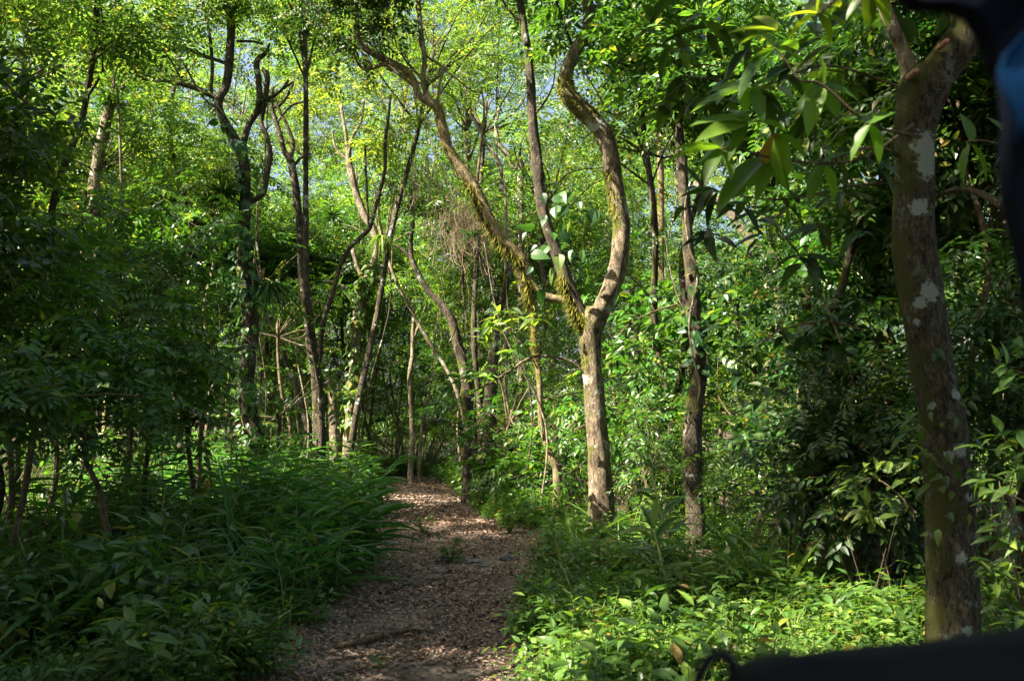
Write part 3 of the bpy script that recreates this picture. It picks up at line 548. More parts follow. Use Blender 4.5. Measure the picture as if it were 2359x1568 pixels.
limb(t9, 'limb', [(2110, 240, 50), (2100, 195, 44), (2090, 150, 38), (2076, 110, 33), (2060, 70, 31), (2040, 20, 32), (2020, -30, 28), (1990, -110, 20)], Y9, B_PALE, seg=18, rough=.04, label='thinner pale left limb')
limb(t9, 'branch', [(2160, 448, 10), (2210, 436, 13), (2255, 445, 15), (2290, 462, 17), (2330, 492, 19), (2375, 530, 20)], Y9, B_TWIG, seg=10, dY=-.8)
limb(t9, 'branch', [(2070, 355, 14), (2040, 345, 10), (1990, 342, 8), (1930, 362, 6), (1880, 370, 4)], Y9, B_TWIG, seg=8, dY=-.6)
lp = []
for (u, v, a, h) in [(2117, 345, 26, 30), (2122, 375, 24, 26), (2118, 402, 22, 18), (2102, 487, 19, 17), (2123, 678, 19, 22), (2102, 702, 13, 12), (2098, 745, 8, 9), (2186, 910, 13, 11), (2165, 1046, 14, 9), (2192, 1036, 15, 12), (2213, 1140, 11, 11), (2190, 1278, 15, 9), (2130, 935, 9, 9), (2200, 1440, 12, 9), (2240, 1470, 10, 9), (2240, 45, 14, 10)]:
    p = P(u, v, Y9); j = np.argmin(np.abs(q9[:, 2]-p[2])); c9 = q9[j]; sx_ = np.clip((p[0]-c9[0])/c9[3], -.95, .95)
    lp.append((np.array([p[0], c9[1]-c9[3]*math.sqrt(1-sx_*sx_), p[2]])-np.array(t9.location), (a+h)*.5*Y9/F_PX*1.25))
spots_on(B_NEAR, lp, (.42, .47, .43))
def cut_stub(u, v, r):
    c = P(u, v, Y9-.24); V, Fc, U = tube([c+[0, .12, 0], c, c+[0, -.03, .005]], [r, r, r*.8], seg=12, n=6); link_mesh('branch_scar', V, Fc, M_PINK, t9, smooth=True)
cut_stub(2107, 166, .024); cut_stub(2178, 98, .022)
crown_at(t9, [(1980, -420, 7.8), (2400, -500, 8), (2150, -520, 8)], M_DARK, SPR_BROAD, per=20, nc=4, sp=.5)

# ------------------------------------------------------------------ background forest
cc, cs = [], []
for k in range(380):                                   # the far wood, one mass
    Y = rng.uniform(50, 78) if k < 150 else rng.uniform(60, 80); u = rng.uniform(-500, 2900); z = rng.uniform(.5, 14) if k < 150 else rng.uniform(10, 33)
    x = P(u, 900, Y)[0]; cc.append(clusters([x, Y, z], [4.5, 3.5, 3.2], 18))
V, Fc, U = foliage(np.concatenate(cc), 15, .85, SPR_FINE, 1.5); tag(link_mesh('distant_forest', V, Fc, M_CANOPY), 'far off wood closing the view behind all the trees', 'forest', kind='stuff')
# individual background trees : (u, v, Y, radius, height radius)
BG = []
for k in range(34):
    Y = 30+18*((k*0.618) % 1); u = -250+(k+.5)*2850/34+rng.uniform(-40, 40)
    top = rng.uniform(60, 700); BG.append((u, top, Y, rng.uniform(2.0, 3.4), rng.uniform(1.6, 2.8)))
LBG = ['slender tree among the background trees left of the twisted vine-clad trunk', 'slender tree in the background between the twisted trunk and the slanting mossy tree', 'slender background tree behind the Y-shaped tree', 'slender tree in the background right of the Y-shaped tree']
for k, (u, v, Y, r, rz) in enumerate(BG):
    zi = 0 if u < 560 else 1 if u < 1100 else 2 if u < 1450 else 3
    bg_tree(P(u, v, Y), [r, r, rz], rng.uniform(.05, .11), LBG[zi], ['background trees on the left', 'background trees beyond the track', 'background trees behind the forked tree', 'background trees on the right'][zi],
            nc=30, per=12, mat=[M_CANOPY, M_SHRUB, M_CANOPY, M_SHRUB][k % 4 if u > 1450 else k % 3], bark=[B_DARK, B_PALE, B_MOSSY, B_MAIN][k % 4], scale=1.15, lean=rng.uniform(-1.5, 1.5))
# canopy trees whose leaves hang into the top of the view
TOP = [(60, 60, 26), (230, -20, 17), (-80, 300, 12), (20, 330, 17), (420, 60, 28), (620, 80, 30), (1000, 60, 27), (1120, 180, 29), (1270, 380, 28), (1480, 230, 22), (1640, 120, 19), (1760, 250, 16), (1900, 200, 13), (1980, 400, 12), (2250, 280, 10.5), (2330, 480, 12), (1460, 20, 19), (700, -60, 24), (950, 10, 34), (1000, -30, 30), (880, 110, 40), (1080, 60, 36), (450, 60, 36), (560, 20, 38), (1150, 20, 32), (980, 160, 40), (360, 150, 38)]
for k, (u, v, Y) in enumerate(TOP):
    s = Y/20; big = u > 1600 or u < 100
    bg_tree(P(u, v, Y), [1.9*s, 1.6*s, 1.4*s], .035 if Y > 29 else .04+.035*s, 'tall tree with its leafy crown at the %s of the view' % ('upper left' if u < 560 else 'upper middle' if u < 1400 else 'upper right'), 'tall trees with crowns at the %s' % ('upper left' if u < 560 else 'upper middle' if u < 1400 else 'upper right'),
            nc=24, per=16, tmpl=SPR_MED if big else SPR_FINE, mat=M_SHRUB if u > 1400 or u < 0 else M_CANOPY, bark=B_DARK, scale=.85 if big else 1, cr=.5*s, lean=rng.uniform(-1, 1))
MIDF = [(560, 520, 36), (620, 680, 34), (680, 480, 40), (700, 620, 36), (760, 760, 38), (760, 560, 44), (860, 480, 38), (900, 660, 40), (880, 800, 42), (960, 560, 44), (1000, 760, 42), (1010, 920, 44), (930, 940, 46), (1060, 640, 36), (1090, 820, 36), (1150, 740, 34), (1160, 560, 32), (1060, 420, 34), (1220, 480, 30), (1300, 560, 32), (1220, 640, 32), (850, 950, 42), (700, 900, 38), (620, 860, 34), (1000, 330, 36), (820, 340, 36), (1340, 760, 30), (1300, 840, 28)]
for k, (u, v, Y) in enumerate(MIDF):
    bg_tree(P(u, v, Y), [2.1, 1.9, 1.7], .04, 'bushy young tree filling the middle distance beyond the end of the track', 'young trees beyond the end of the track', nc=26, per=13, mat=[M_CANOPY, M_SHRUB, M_SHRUB][k % 3], bark=B_TWIG, scale=1.0, cr=.75, lean=rng.uniform(-1, 1), name='young_tree')
# understorey trees on both sides, in the shade
UND = [(-60, 560, 11), (60, 640, 13), (180, 560, 16), (300, 640, 15), (420, 560, 19), (120, 760, 11), (330, 800, 14), (470, 760, 18), (-20, 880, 9), (200, 930, 11.5), (430, 900, 16), (480, 400, 24), (200, 400, 20), (640, 700, 26), (640, 900, 24),
       (1700, 600, 19), (1820, 540, 15), (1930, 600, 13), (1740, 760, 18), (1850, 760, 12.5), (1990, 760, 11.5), (1710, 930, 17), (1850, 930, 12), (1980, 930, 11), (2030, 560, 13), (1900, 1080, 11.5), (2020, 1080, 10.5), (1760, 1080, 14), (1640, 860, 21), (2200, 60, 10), (2080, 100, 11), (2330, 120, 10), (2330, 330, 10), (2330, 640, 10), (2330, 820, 9.5), (2280, 960, 9.5), (1500, 760, 20), (1520, 620, 23), (1470, 900, 19), (1290, 940, 23), (1300, 1040, 21.5), (1180, 900, 24), (1180, 980, 24), (1480, 1040, 17)]
for k, (u, v, Y) in enumerate(UND):
    s = Y/14; left = u < 1000
    bg_tree(P(u, v, Y), [1.05*s, .95*s, .75*s], .025+.015*s, ('leafy understorey tree in the shade left of the track' if left else 'dark leaved understorey tree in the thicket on the right' if u > 1560 else 'bushy small tree beside the Y-shaped trunk'),
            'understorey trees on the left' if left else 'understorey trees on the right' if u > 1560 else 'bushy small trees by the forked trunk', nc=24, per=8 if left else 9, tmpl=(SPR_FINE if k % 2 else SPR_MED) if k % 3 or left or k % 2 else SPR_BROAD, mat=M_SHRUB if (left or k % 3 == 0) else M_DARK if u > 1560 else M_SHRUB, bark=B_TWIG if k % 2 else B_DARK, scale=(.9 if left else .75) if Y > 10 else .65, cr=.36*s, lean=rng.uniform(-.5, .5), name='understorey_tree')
# trees added for their shade, mostly outside the frame, sunward and overhead
for k in range(26):
    Y = -6+k*1.45+rng.uniform(-1, 1); x = -(6.5+.52*max(Y, 0)+rng.uniform(1, 9)); z = rng.uniform(5.5, 11)
    bg_tree([x, Y, z], [3.0, 3.0, 2.2], .08, 'unseen tall tree added beyond the left edge to cast shade', 'added shade trees beyond the left edge', nc=36, per=15, mat=M_CANOPY, bark=B_DARK, scale=1.3, cr=.9)
for k, (gx, gy, h) in enumerate([(-4.5, 38, 7), (-3.5, 41, 9), (-2, 40, 8), (-5.5, 42, 8), (-3.5, 36, 10), (-1.5, 43, 9), (-6, 39, 10), (-4, 44, 7), (-7.5, 43, 9), (0, 40, 8), (1.5, 42, 9), (-1, 37.5, 11), (-9, 41, 8), (-6, 36, 12), (-3, 46, 8), (-6, 46, 8), (0, 45, 9), (-8, 45, 8)]):  # crowns added along the sun line to darken the track end
    q = np.array([gx, gy, 0])+SUN*h*1.35
    bg_tree(q, [2.2, 2.2, 1.3], .08, 'leafy tree added so its crown shades the far end of the track', 'trees added to shade the far end of the track', nc=42, per=19, mat=M_SHRUB, bark=B_DARK, scale=1.2, cr=.85, cull=False)
for k, (gx, gy, h) in enumerate([(-.6, 10, 15), (-1.2, 12.5, 15), (0, 13, 16), (-.4, 16, 15), (-1.8, 17, 14), (-1.5, 20.5, 14), (-1, 23, 15), (-2.6, 25, 14), (-2.2, 29, 13), (-3.4, 32, 13), (-4, 9, 14), (-5, 12, 13), (-4, 15, 14), (-6.5, 10, 12), (-3, 7.5, 14), (3.5, 14, 16), (5, 12, 16), (5, 10, 15), (1.8, 12, 15), (2.6, 13.5, 15), (3.6, 11.5, 16), (1.2, 14.5, 15), (2.4, 11, 14), (4.4, 13, 16), (2, 16, 16)]):  # crowns added sunward of these ground points to block direct sun
    q = np.array([gx, gy, 0])+SUN*h
    bg_tree(q, [2.3, 2.3, 1.2], .055, 'tall tree added so its high crown shades the track', 'high crowns added to shade the track', nc=34, per=15, mat=M_CANOPY, bark=B_DARK, scale=1.2, cr=.8)
for k in range(34):  # further unseen crowns added to keep the foreground in shade
    gx, gy = -7.5+16*((k*.618) % 1), -2+17*(k+.5)/34; q = np.array([gx, gy, 0])+SUN*rng.uniform(9.5, 15)
    if abs(q[0]) < .6*max(q[1], 0)+3.2: q = q+SUN*6
    bg_tree(q, [2.4, 2.4, 1.5], .06, 'unseen tall tree added beyond the left edge to cast shade', 'added shade trees beyond the left edge', nc=30, per=15, mat=M_CANOPY, bark=B_DARK, scale=1.3, cr=.85, base=[q[0]-2-max(0, .55*q[1]+3+q[0]), q[1], 0])
for k in range(9):  # unseen trees added to hold back skylight around the camera
    x, Y = [(-6, -5), (0, -7), (5, -4), (9, 2), (10, 9), (-3, 2), (3, 4), (12, -4), (-9, 1)][k]
    bg_tree([x, Y, 9.5 if k in (5, 6) else 8], [3, 3, 1.8], .16, 'unseen tall tree added around the viewer for shade', 'added shade trees around the viewer', nc=34, per=15, mat=M_CANOPY, bark=B_DARK, scale=1.3, cr=.9, base=None if k not in (5, 6) else [x*3.2, -4, 0])

# ------------------------------------------------------------------ shrubs (instanced kinds)
def shrub_proto(tmpl, mat, n, h, r, scale, label, group, loc, name='leafy_shrub'):
    t = thing(name, label, 'shrub', loc, group); b = np.array(t.location)
    cc = clusters(b+[0, 0, h*.42], [r, r, h*.46], n); V, Fc, U = foliage(cc, 12, r*.42, tmpl, scale, cull=False, zmin=b[2]+.05); link_mesh('foliage', V, Fc, mat, t)
    ps = []
    for e in cc[:6]:
        s = b+np.append(rng.normal(size=2)*.06, -.05); ps.append(tube([s, (s+e)/2+rng.normal(size=3)*.07, e], [.012, .009, .004], n=6, seg=5))
    V, Fc, U = cat(ps); link_mesh('stems', V, Fc, B_TWIG, t, smooth=True); return t
def ground_at(u, Y):
    x = P(u, 900, Y)[0]; return np.array([x, Y, float(gh(x, Y))])
SH = []
def hides_trunk(u, Y, s):
    for Yc, pts in CLEAR:
        if Y < Yc-.2:
            a = np.array(pts, float); j = np.argmax(a[:, 1])
            if abs(u-a[j, 0]) < (a[j, 2]*.5+s*.75*F_PX/Y) and Y < 24 and Yc < 24: return True
    return False
def place_shrubs(protos, spots, label, group, check=True):
    if check and ('shrub' in label or 'right of the track' in label): spots = [q for q in spots if not hides_trunk(q[0], q[1], q[2]*(1 if 'shrub' in label else .2))]
    for k, (u, Y, s) in enumerate(spots):
        l, r = edges(Y); p = ground_at(u, Y)
        kk = k % len(protos)
        if protos[kk] is not None and not protos[kk].get('used_once'):
            protos[kk].location = [float(a) for a in p]; protos[kk].rotation_euler = (0, 0, rng.uniform(0, 6)); protos[kk].scale = (s, s, s); protos[kk]['used_once'] = True; protos[kk]['label'] = label; protos[kk]['group'] = group
        else: copy_tree(protos[kk], p, rng.uniform(0, 6), s, label, group)
mk = lambda tm, m, n=26, h=2.6, r=1.0, sc=.85: shrub_proto(tm, m, n, h, r, sc, '', '', (0, 0, 0))
pr1 = [mk(SPR_MED, M_SHRUB), mk(SPR_BROAD, M_SHRUB, sc=.7), mk(SPR_FINE, M_SHRUB)]
spots = [(u+rng.uniform(-30, 30), rng.uniform(19, 30) if u > 400 else rng.uniform(13, 22), rng.uniform(.75, 1.25)) for u in np.linspace(-150, 720, 34)]
place_shrubs(pr1, spots, 'leafy shrub in the shaded thicket left of the track', 'shrubs left of the track')
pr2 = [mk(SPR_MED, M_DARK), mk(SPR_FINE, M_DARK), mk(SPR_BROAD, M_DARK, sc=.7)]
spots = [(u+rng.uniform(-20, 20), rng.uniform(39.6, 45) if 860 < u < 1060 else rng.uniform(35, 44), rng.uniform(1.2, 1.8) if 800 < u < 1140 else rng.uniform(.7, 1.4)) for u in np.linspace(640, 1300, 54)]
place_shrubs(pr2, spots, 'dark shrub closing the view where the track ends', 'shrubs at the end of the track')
pr3 = [mk(SPR_MED, M_SHRUB), mk(SPR_MED, M_DARK), mk(SPR_BROAD, M_SHRUB, sc=.65)]
spots = [(u+rng.uniform(-25, 25), rng.uniform(20, 27) if u < 1440 else rng.uniform(17.5, 23) if u < 1800 else rng.uniform(12.4, 18), rng.uniform(.6, 1.1)) for u in np.linspace(1240, 2300, 60)]
place_shrubs(pr3, spots, 'leafy shrub in the thicket right of the track', 'shrubs right of the track')
place_shrubs(pr1, [(-60, 9.5, .6), (30, 10.5, .7), (110, 11.5, .7), (190, 12, .8), (270, 12.6, .75), (350, 13.5, .8), (430, 15, .8), (60, 12.5, .9), (230, 14, .9), (-90, 15, .9), (0, 16.5, .9), (90, 15.5, .8), (150, 18, .9), (250, 17, .8), (320, 19, .9), (400, 20, .9), (470, 20.5, .9), (530, 22, .9), (180, 21, 1), (60, 20, 1), (370, 23, 1), (560, 25, 1), (640, 27, 1), (500, 17, .8), (-20, 12, .9)], 'low leafy shrub at the foot of the shaded trees at the left', 'low shrubs at the left')
pr4 = [mk(SPR_BROAD, M_SHRUB, 20, 1.8, .7, .5), mk(SPR_MED, M_SHRUB, 20, 1.9, .7, .6)]
place_shrubs(pr4, [(2330, 7.6, .9), (2400, 8.6, 1.2), (2250, 9.4, 1), (2040, 9.6, .75), (1990, 10.2, .8), (2110, 10.6, 1.0), (2450, 7, 1.1), (2300, 11, 1.3), (1900, 11.4, .9)], 'broad leaved shrub growing beside the lichened tree', 'shrubs beside the near tree')

# ------------------------------------------------------------------ ginger plants, ferns, herbs
def arch_stem(n, H, lean):
    t = np.linspace(0, 1, n); return np.stack([lean*t**1.8, 0*t, H*(t-.12*t**3)], 1)
def ginger_parts(ns, H, spread, ll=.34, lw=.135):
    lf = leafN(lw, .05, .28, 5, base=.8); st, lv = [], []
    for s in range(ns):
        h = H*rng.uniform(.6, 1.1); q = arch_stem(9, h, h*rng.uniform(.1, .45)); a = rng.uniform(0, 6.28); R = np.array([[math.cos(a), -math.sin(a), 0], [math.sin(a), math.cos(a), 0], [0, 0, 1]])
        o = np.append(rng.normal(size=2)*spread, 0); st.append(tube(q@R.T+o, np.linspace(.009, .003, 9), n=9, seg=5))
        m = int(6+h*4); tt = np.linspace(.22, 1, m); pos = np.stack([np.interp(tt, np.linspace(0, 1, 9), q[:, j]) for j in range(3)], 1)
        sd = np.where(np.arange(m) % 2, 1, -1)*1.0; d = np.stack([.45+.3*tt, sd*(1-.4*tt), .55-.2*tt+rng.normal(size=m)*.15], 1)+rng.normal(size=(m, 3))*.12
        nn = np.stack([-.5+0*tt, -sd*.3, 1+0*tt], 1)
        V, Fc, U = inst(lf, frames(d, nn), pos, ll*(.65+.5*np.sin(math.pi*tt*.8+.3))*rng.uniform(.85, 1.15, m)); lv.append((V@R.T+o, Fc, U))
    return cat(st), cat(lv)
def ginger_proto(ns, H, spread, ll=.34, mat=None):
    t = thing('ginger_plant', '', 'plant', (0, 0, 0)); s, l = ginger_parts(ns, H, spread, ll)
    link_mesh('stems', s[0], s[1], M_STEM, t, smooth=True); link_mesh('foliage', l[0], l[1], mat or M_GINGER, t); return t
gp = [ginger_proto(7, 1.15, .22, .44), ginger_proto(6, 1.35, .26, .5), ginger_proto(8, .95, .28, .4)]
gs = []
rows = [(26, 640, 870), (24, 560, 865), (22, 480, 868), (20, 420, 858), (18, 380, 858), (16.3, 330, 852), (14.8, 320, 845), (13.4, 260, 828), (12.2, 220, 790), (11.2, 240, 735), (10.2, 180, 690), (9.3, 260, 610)]
for Y, a, b2 in rows:
    for u in np.arange(a, b2, 2366*.62/Y*(1.25 if Y < 12 else 1)): gs.append((min(u+rng.uniform(-12, 12), b2-(75 if Y > 17 else 45)), Y+rng.uniform(-.5, .5), rng.uniform(.7, 1.15)*(.7 if Y < 10.5 else .95 if Y < 13 else 1.25)))
gs = gs[:190]
place_shrubs(gp, gs, 'ginger plant with arching blade leaves on the left verge of the track', 'ginger plants along the left verge')
gp2 = [ginger_proto(3, .85, .12, .27), ginger_proto(2, 1.0, .08, .3)]
spots = [(1300, 13, .8), (1480, 14.5, 1), (1520, 13.5, 1.1), (1540, 12.8, 1), (1455, 16, 1), (1440, 13.8, .8), (1700, 12, .9), (1660, 13.5, 1), (1760, 11, .7), (1570, 16.5, 1.1), (1650, 10.8, .7), (1350, 15, .8), (1240, 20, .7), (1390, 12.2, .7), (1830, 10.4, .7), (1290, 17, .7), (1200, 22, .8), (1150, 25, .9), (1100, 28, .9), (1060, 31, 1), (1620, 12.3, .9), (1500, 11.7, .8)]+[(rng.uniform(1280, 1950), rng.uniform(10.3, 16), rng.uniform(.5, 1.15)) for _ in range(34)]
place_shrubs(gp2, spots, 'young ginger plant standing in the herbs right of the track', 'ginger plants right of the track')
# single traced stalks
def stalk(label, pts, Y, leaves, mat=M_HERB, ll=.3, sm=M_PALESTEM):
    b = P(pts[0][0], pts[0][1], Y); t = thing('ginger_stalk', label, 'plant', [b[0], b[1], gh(b[0], b[1])]); pr = rooted(pts, Y, pts[0][2])
    c, r = trace(pr, Y); link_mesh('stem', *tube(c, r, seg=8)[:2], sm, t, smooth=True)
    lf = leafN(.2, .05, .3, 7, base=.8); d, T, S = [], [], []
    for (u, v, tu, tv, dy) in leaves:
        a, e = P(u, v, Y), P(tu, tv, Y+dy); d.append(e-a); T.append(a); S.append(np.linalg.norm(e-a))
    V, Fc, U = inst(lf, frames(np.array(d), np.tile([0, -.5, 1.], (len(d), 1))), np.array(T), np.array(S)); link_mesh('foliage', V, Fc, mat, t)
stalk('pale sunlit stalk with long blade leaves leaning left in front of the two trunks', [(1565, 1440, 9), (1545, 1370, 8), (1528, 1310, 6), (1516, 1260, 5), (1505, 1220, 4)], 10.2,
      [(1520, 1315, 1590, 1282, 0), (1522, 1318, 1430, 1310, .1), (1512, 1250, 1445, 1190, 0), (1505, 1222, 1410, 1212, -.1), (1506, 1220, 1480, 1150, .1), (1510, 1240, 1560, 1170, .2), (1516, 1275, 1440, 1240, .2), (1555, 1400, 1500, 1395, 0), (1504, 1215, 1515, 1130, 0)])
stalk('bright young stalk with broad leaves in the sunlit herbs by the track edge', [(1332, 1480, 5), (1326, 1430, 5), (1320, 1380, 3)], 9.6, [(1326, 1430, 1270, 1425, 0), (1322, 1405, 1345, 1380, 0), (1320, 1385, 1268, 1372, 0), (1319, 1380, 1296, 1345, .1), (1328, 1450, 1360, 1440, 0), (1320, 1380, 1340, 1350, .1)])
stalk('upright yellow-green stalk with drooping leaves at the right foot of the Y-shaped tree', [(1322, 1390, 5), (1310, 1340, 4), (1290, 1295, 3)], 11.6, [(1308, 1335, 1255, 1340, 0), (1300, 1318, 1262, 1305, 0), (1292, 1300, 1266, 1275, 0), (1290, 1295, 1282, 1240, 0), (1312, 1345, 1350, 1310, .1), (1290, 1295, 1330, 1262, 0)])
stalk('tall broad bladed stalk standing between the Y-shaped tree and the vine-wrapped trunk', [(1545, 1260, 6), (1525, 1190, 6), (1510, 1130, 5), (1500, 1080, 4)], 13.6, [(1518, 1160, 1465, 1115, 0), (1510, 1130, 1450, 1120, 0), (1505, 1100, 1500, 1045, 0), (1500, 1080, 1470, 1030, 0), (1525, 1190, 1580, 1120, .2), (1530, 1200, 1470, 1150, .2), (1540, 1240, 1580, 1180, 0), (1500, 1080, 1530, 1060, 0)], M_GINGER)
# ferns
def fern_parts(nf=9, L=.8):
    lf = leaf4(.26, .02, .1); out = []
    for k in range(nf):
        a = k*2.4+rng.uniform(-.3, .3); l = L*rng.uniform(.7, 1.1); t = np.linspace(.15, 1, 26)
        pos = np.stack([t*l*.85, 0*t, l*(.65*t-.62*t**2.2)], 1); m = len(t)
        for s in (-1, 1):
            d = np.stack([.35+0*t, s*1.0+0*t, -.2-.2*t], 1); sc = l*.26*np.sin(math.pi*(t*.86+.12))
            V, Fc, U = inst(lf, frames(d, np.tile([0, 0, 1.], (m, 1))+rng.normal(size=(m, 3))*.1), pos, np.maximum(sc, .012)); R = np.array([[math.cos(a), -math.sin(a), 0], [math.sin(a), math.cos(a), 0], [0, 0, 1]]); out.append((V@R.T, Fc, U))
        out.append(tube(pos@R.T, np.linspace(.005, .002, m), n=8, seg=4, rough=0))
    return cat(out)
def fern_proto():
    V, Fc, U = fern_parts(); o = link_mesh('fern', V, Fc, M_GINGER, origin=(0, 0, 0)); o['category'] = 'fern'; return o
fp = [fern_proto(), fern_proto()]
sp = [(790, 14.8, 1), (740, 13.6, 1.1), (820, 15.5, .9), (700, 12.2, .9), (640, 11.5, 1), (560, 10.5, .8), (480, 10, .9), (400, 9.4, .8), (250, 9.6, .9), (120, 9, 1), (50, 8, .8), (330, 8.4, .7), (180, 11, 1.1), (90, 13, 1.2), (600, 9.4, .6), (530, 13, 1)]
place_shrubs(fp, sp, 'fern with feathery arching fronds on the left verge', 'ferns on the left verge')
fp2 = [fern_proto()]
place_shrubs(fp2, [(1140, 27, 1), (1110, 30, 1.1), (1165, 24, .8), (1770, 10.5, .6), (1850, 9.3, .5), (1400, 14, .5)], 'small fern among the herbs on the right verge', 'ferns on the right verge')
# broad leaved plants in the dark lower left
def broad_proto(ll=.26, n=9, H=.5):
    lf = leafN(.46, .05, .25, 6, base=.75); t = thing('broad_leaved_plant', '', 'plant', (0, 0, 0)); d, T, st = [], [], []
    for k in range(n):
        a = k*2.4+rng.uniform(-.3, .3); h = H*rng.uniform(.4, 1.1); r = h*rng.uniform(.2, .5); e = np.array([math.cos(a)*r, math.sin(a)*r, h]); st.append(tube([[0, 0, 0], e*[.3, .3, .6], e], [.006, .005, .003], n=5, seg=4)); T.append(e); d.append([math.cos(a), math.sin(a), rng.uniform(-.5, .2)])
    V, Fc, U = inst(lf, frames(np.array(d), np.tile([0, 0, 1.], (n, 1))+rng.normal(size=(n, 3))*.2), np.array(T), ll*rng.uniform(.7, 1.15, n)); link_mesh('foliage', V, Fc, M_SHRUB, t, uv=U)
    s = cat(st); link_mesh('stems', s[0], s[1], M_STEM, t); return t
bp = [broad_proto(.19, 9, .5), broad_proto(.22, 7, .65), broad_proto(.14, 13, .4)]
sp = [(rng.uniform(-60, 640), 7.6+6*rng.uniform(), rng.uniform(.6, 1.1)) for _ in range(64)]; sp = [s for s in sp if ground_at(s[0], s[1])[0] < edges(s[1])[0]-.4]
place_shrubs(bp, sp, 'broad leaved plant in the dark undergrowth at the lower left', 'broad leaved plants at the lower left')
bp2 = [broad_proto(.2, 8, .45), broad_proto(.17, 10, .35)]
sp = [(1250+rng.uniform(0, 950), 8+6*rng.uniform()**1.3, rng.uniform(.5, 1)) for _ in range(70)]; sp = [s for s in sp if ground_at(s[0], s[1])[0] > edges(s[1])[1]+.3]
place_shrubs(bp2, sp, 'broad leaved plant among the low herbs right of the track', 'broad leaved plants at the lower right')
for o in bpy.data.objects:
    if 'used_once' in o: del o['used_once']
# uncountable herbs
def herb(n, h, ll, w=.5):
    lf = leafN(w, .05, .2, 3); t = np.linspace(.35, 1, n); a = np.arange(n)*2.4+rng.uniform(0, 6)
    d = np.stack([np.cos(a), np.sin(a), rng.uniform(-.2, .5, n)], 1); pos = np.stack([.02*np.cos(a), .02*np.sin(a), t*h], 1)
    L = inst(lf, frames(d, np.tile([0, 0, 1.], (n, 1))+rng.normal(size=(n, 3))*.2), pos, ll*rng.uniform(.7, 1.1, n))
    return cat([L, tube([[0, 0, -.02], [.005, 0, h*.5], [0, 0, h]], [.003, .003, .0015], n=3, seg=3, rough=0, cap=False)])
HB = [herb(9, .16, .055), herb(12, .27, .07), herb(8, .10, .05, .65), herb(12, .36, .085, .36), herb(16, .30, .045, .5), herb(6, .42, .13, .4)]
def tuft(n, L, w):
    lf = leafN(w, .03, .55, 5, base=.6); a = rng.uniform(0, 6.28, n); d = np.stack([np.cos(a), np.sin(a), rng.uniform(.5, 2.2, n)], 1)
    return inst(lf, frames(d, np.stack([-np.cos(a), -np.sin(a), 1+0*a], 1)), d*[.02, .02, .0], L*rng.uniform(.5, 1.15, n))
TF = [tuft(9, .5, .075), tuft(7, .65, .07), tuft(11, .4, .09), herb(10, .34, .12, .3)]
def herbs(name, label, xy, s, mat, edge=.1, seed=0, HB=HB):
    x, y = xy; l, r = edges(y); e2 = edge+.16*np.sin(x*1.1+y*3.1)+.14*np.sin(y*5.7+1)+.1*np.sin(y*11.3)+rng.uniform(-.1, .25, len(x)); pat = np.sin(x*2.1+y*.9+seed)+np.sin(y*2.3-x*1.7)+np.sin(x*.8+y*1.9+2*seed)
    pu = CU+F_PX*x/np.maximum(y, 1); front = np.zeros(len(x), bool)
    for yc, uc, wc in ((17.9, 1388, 62), (15.8, 1604, 46)): front |= (y > yc-4.5) & (y < yc-.25) & (np.abs(pu-uc) < wc*.55+12) & (rng.uniform(0, 1, len(x)) < .85)
    m = ~front & ((x < l-e2) | (x > r+e2) | (y > PATH_END)) & (rng.uniform(-2.6, .9, len(x)) < pat); x, y, pat = x[m], y[m], pat[m]; n = len(x); k = rng.integers(0, len(HB), n); a = rng.uniform(0, 6.28, n); tilt = rng.normal(size=(n, 2))*.3; out = []
    d = np.stack([np.cos(a), np.sin(a), 0*a], 1); nn = np.stack([tilt[:, 0], tilt[:, 1], 1+0*a], 1); nn /= np.linalg.norm(nn, axis=1, keepdims=True); d -= nn*np.sum(d*nn, 1, keepdims=True)
    T = np.stack([x, y, gh(x, y)], 1)
    for j in range(len(HB)):
        q = k == j; out.append(inst(HB[j], frames(d[q], nn[q]), T[q], s*rng.uniform(.45, 1.35, q.sum())*(1+.28*pat[q])))
    V, Fc, U = cat(out); return tag(link_mesh(name, V, Fc, mat), label, 'ground cover', kind='stuff')
def zone(n, ylo, yhi, ulo, uhi, p=1.0):
    y = ylo+(yhi-ylo)*rng.uniform(0, 1, n)**p; u = rng.uniform(ulo, uhi, n); return (u-CU)/F_PX*y, y
def xz(n, side, ylo, yhi, wd, p=1.0, q=1.0):
    y = ylo+(yhi-ylo)*rng.uniform(0, 1, n)**p; l, r = edges(y); d = wd*rng.uniform(0, 1, n)**q; return (r+d, y) if side > 0 else (l-d, y)
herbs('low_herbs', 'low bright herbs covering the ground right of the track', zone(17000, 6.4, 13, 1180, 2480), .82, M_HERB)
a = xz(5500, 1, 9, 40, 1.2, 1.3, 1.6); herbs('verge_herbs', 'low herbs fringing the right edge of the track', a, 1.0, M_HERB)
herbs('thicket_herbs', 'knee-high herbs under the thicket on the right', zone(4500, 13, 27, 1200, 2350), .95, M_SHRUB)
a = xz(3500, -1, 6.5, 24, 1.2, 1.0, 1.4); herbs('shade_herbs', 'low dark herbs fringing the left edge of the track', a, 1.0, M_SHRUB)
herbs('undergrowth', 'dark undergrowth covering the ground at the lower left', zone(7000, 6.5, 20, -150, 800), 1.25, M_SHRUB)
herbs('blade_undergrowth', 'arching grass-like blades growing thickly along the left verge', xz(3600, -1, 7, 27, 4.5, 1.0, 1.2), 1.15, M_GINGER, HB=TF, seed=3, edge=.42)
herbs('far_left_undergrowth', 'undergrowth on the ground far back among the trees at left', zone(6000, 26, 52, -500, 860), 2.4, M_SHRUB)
herbs('far_right_undergrowth', 'undergrowth on the ground far back among the trees at right', zone(3500, 26, 50, 1050, 2500), 2.2, M_SHRUB)
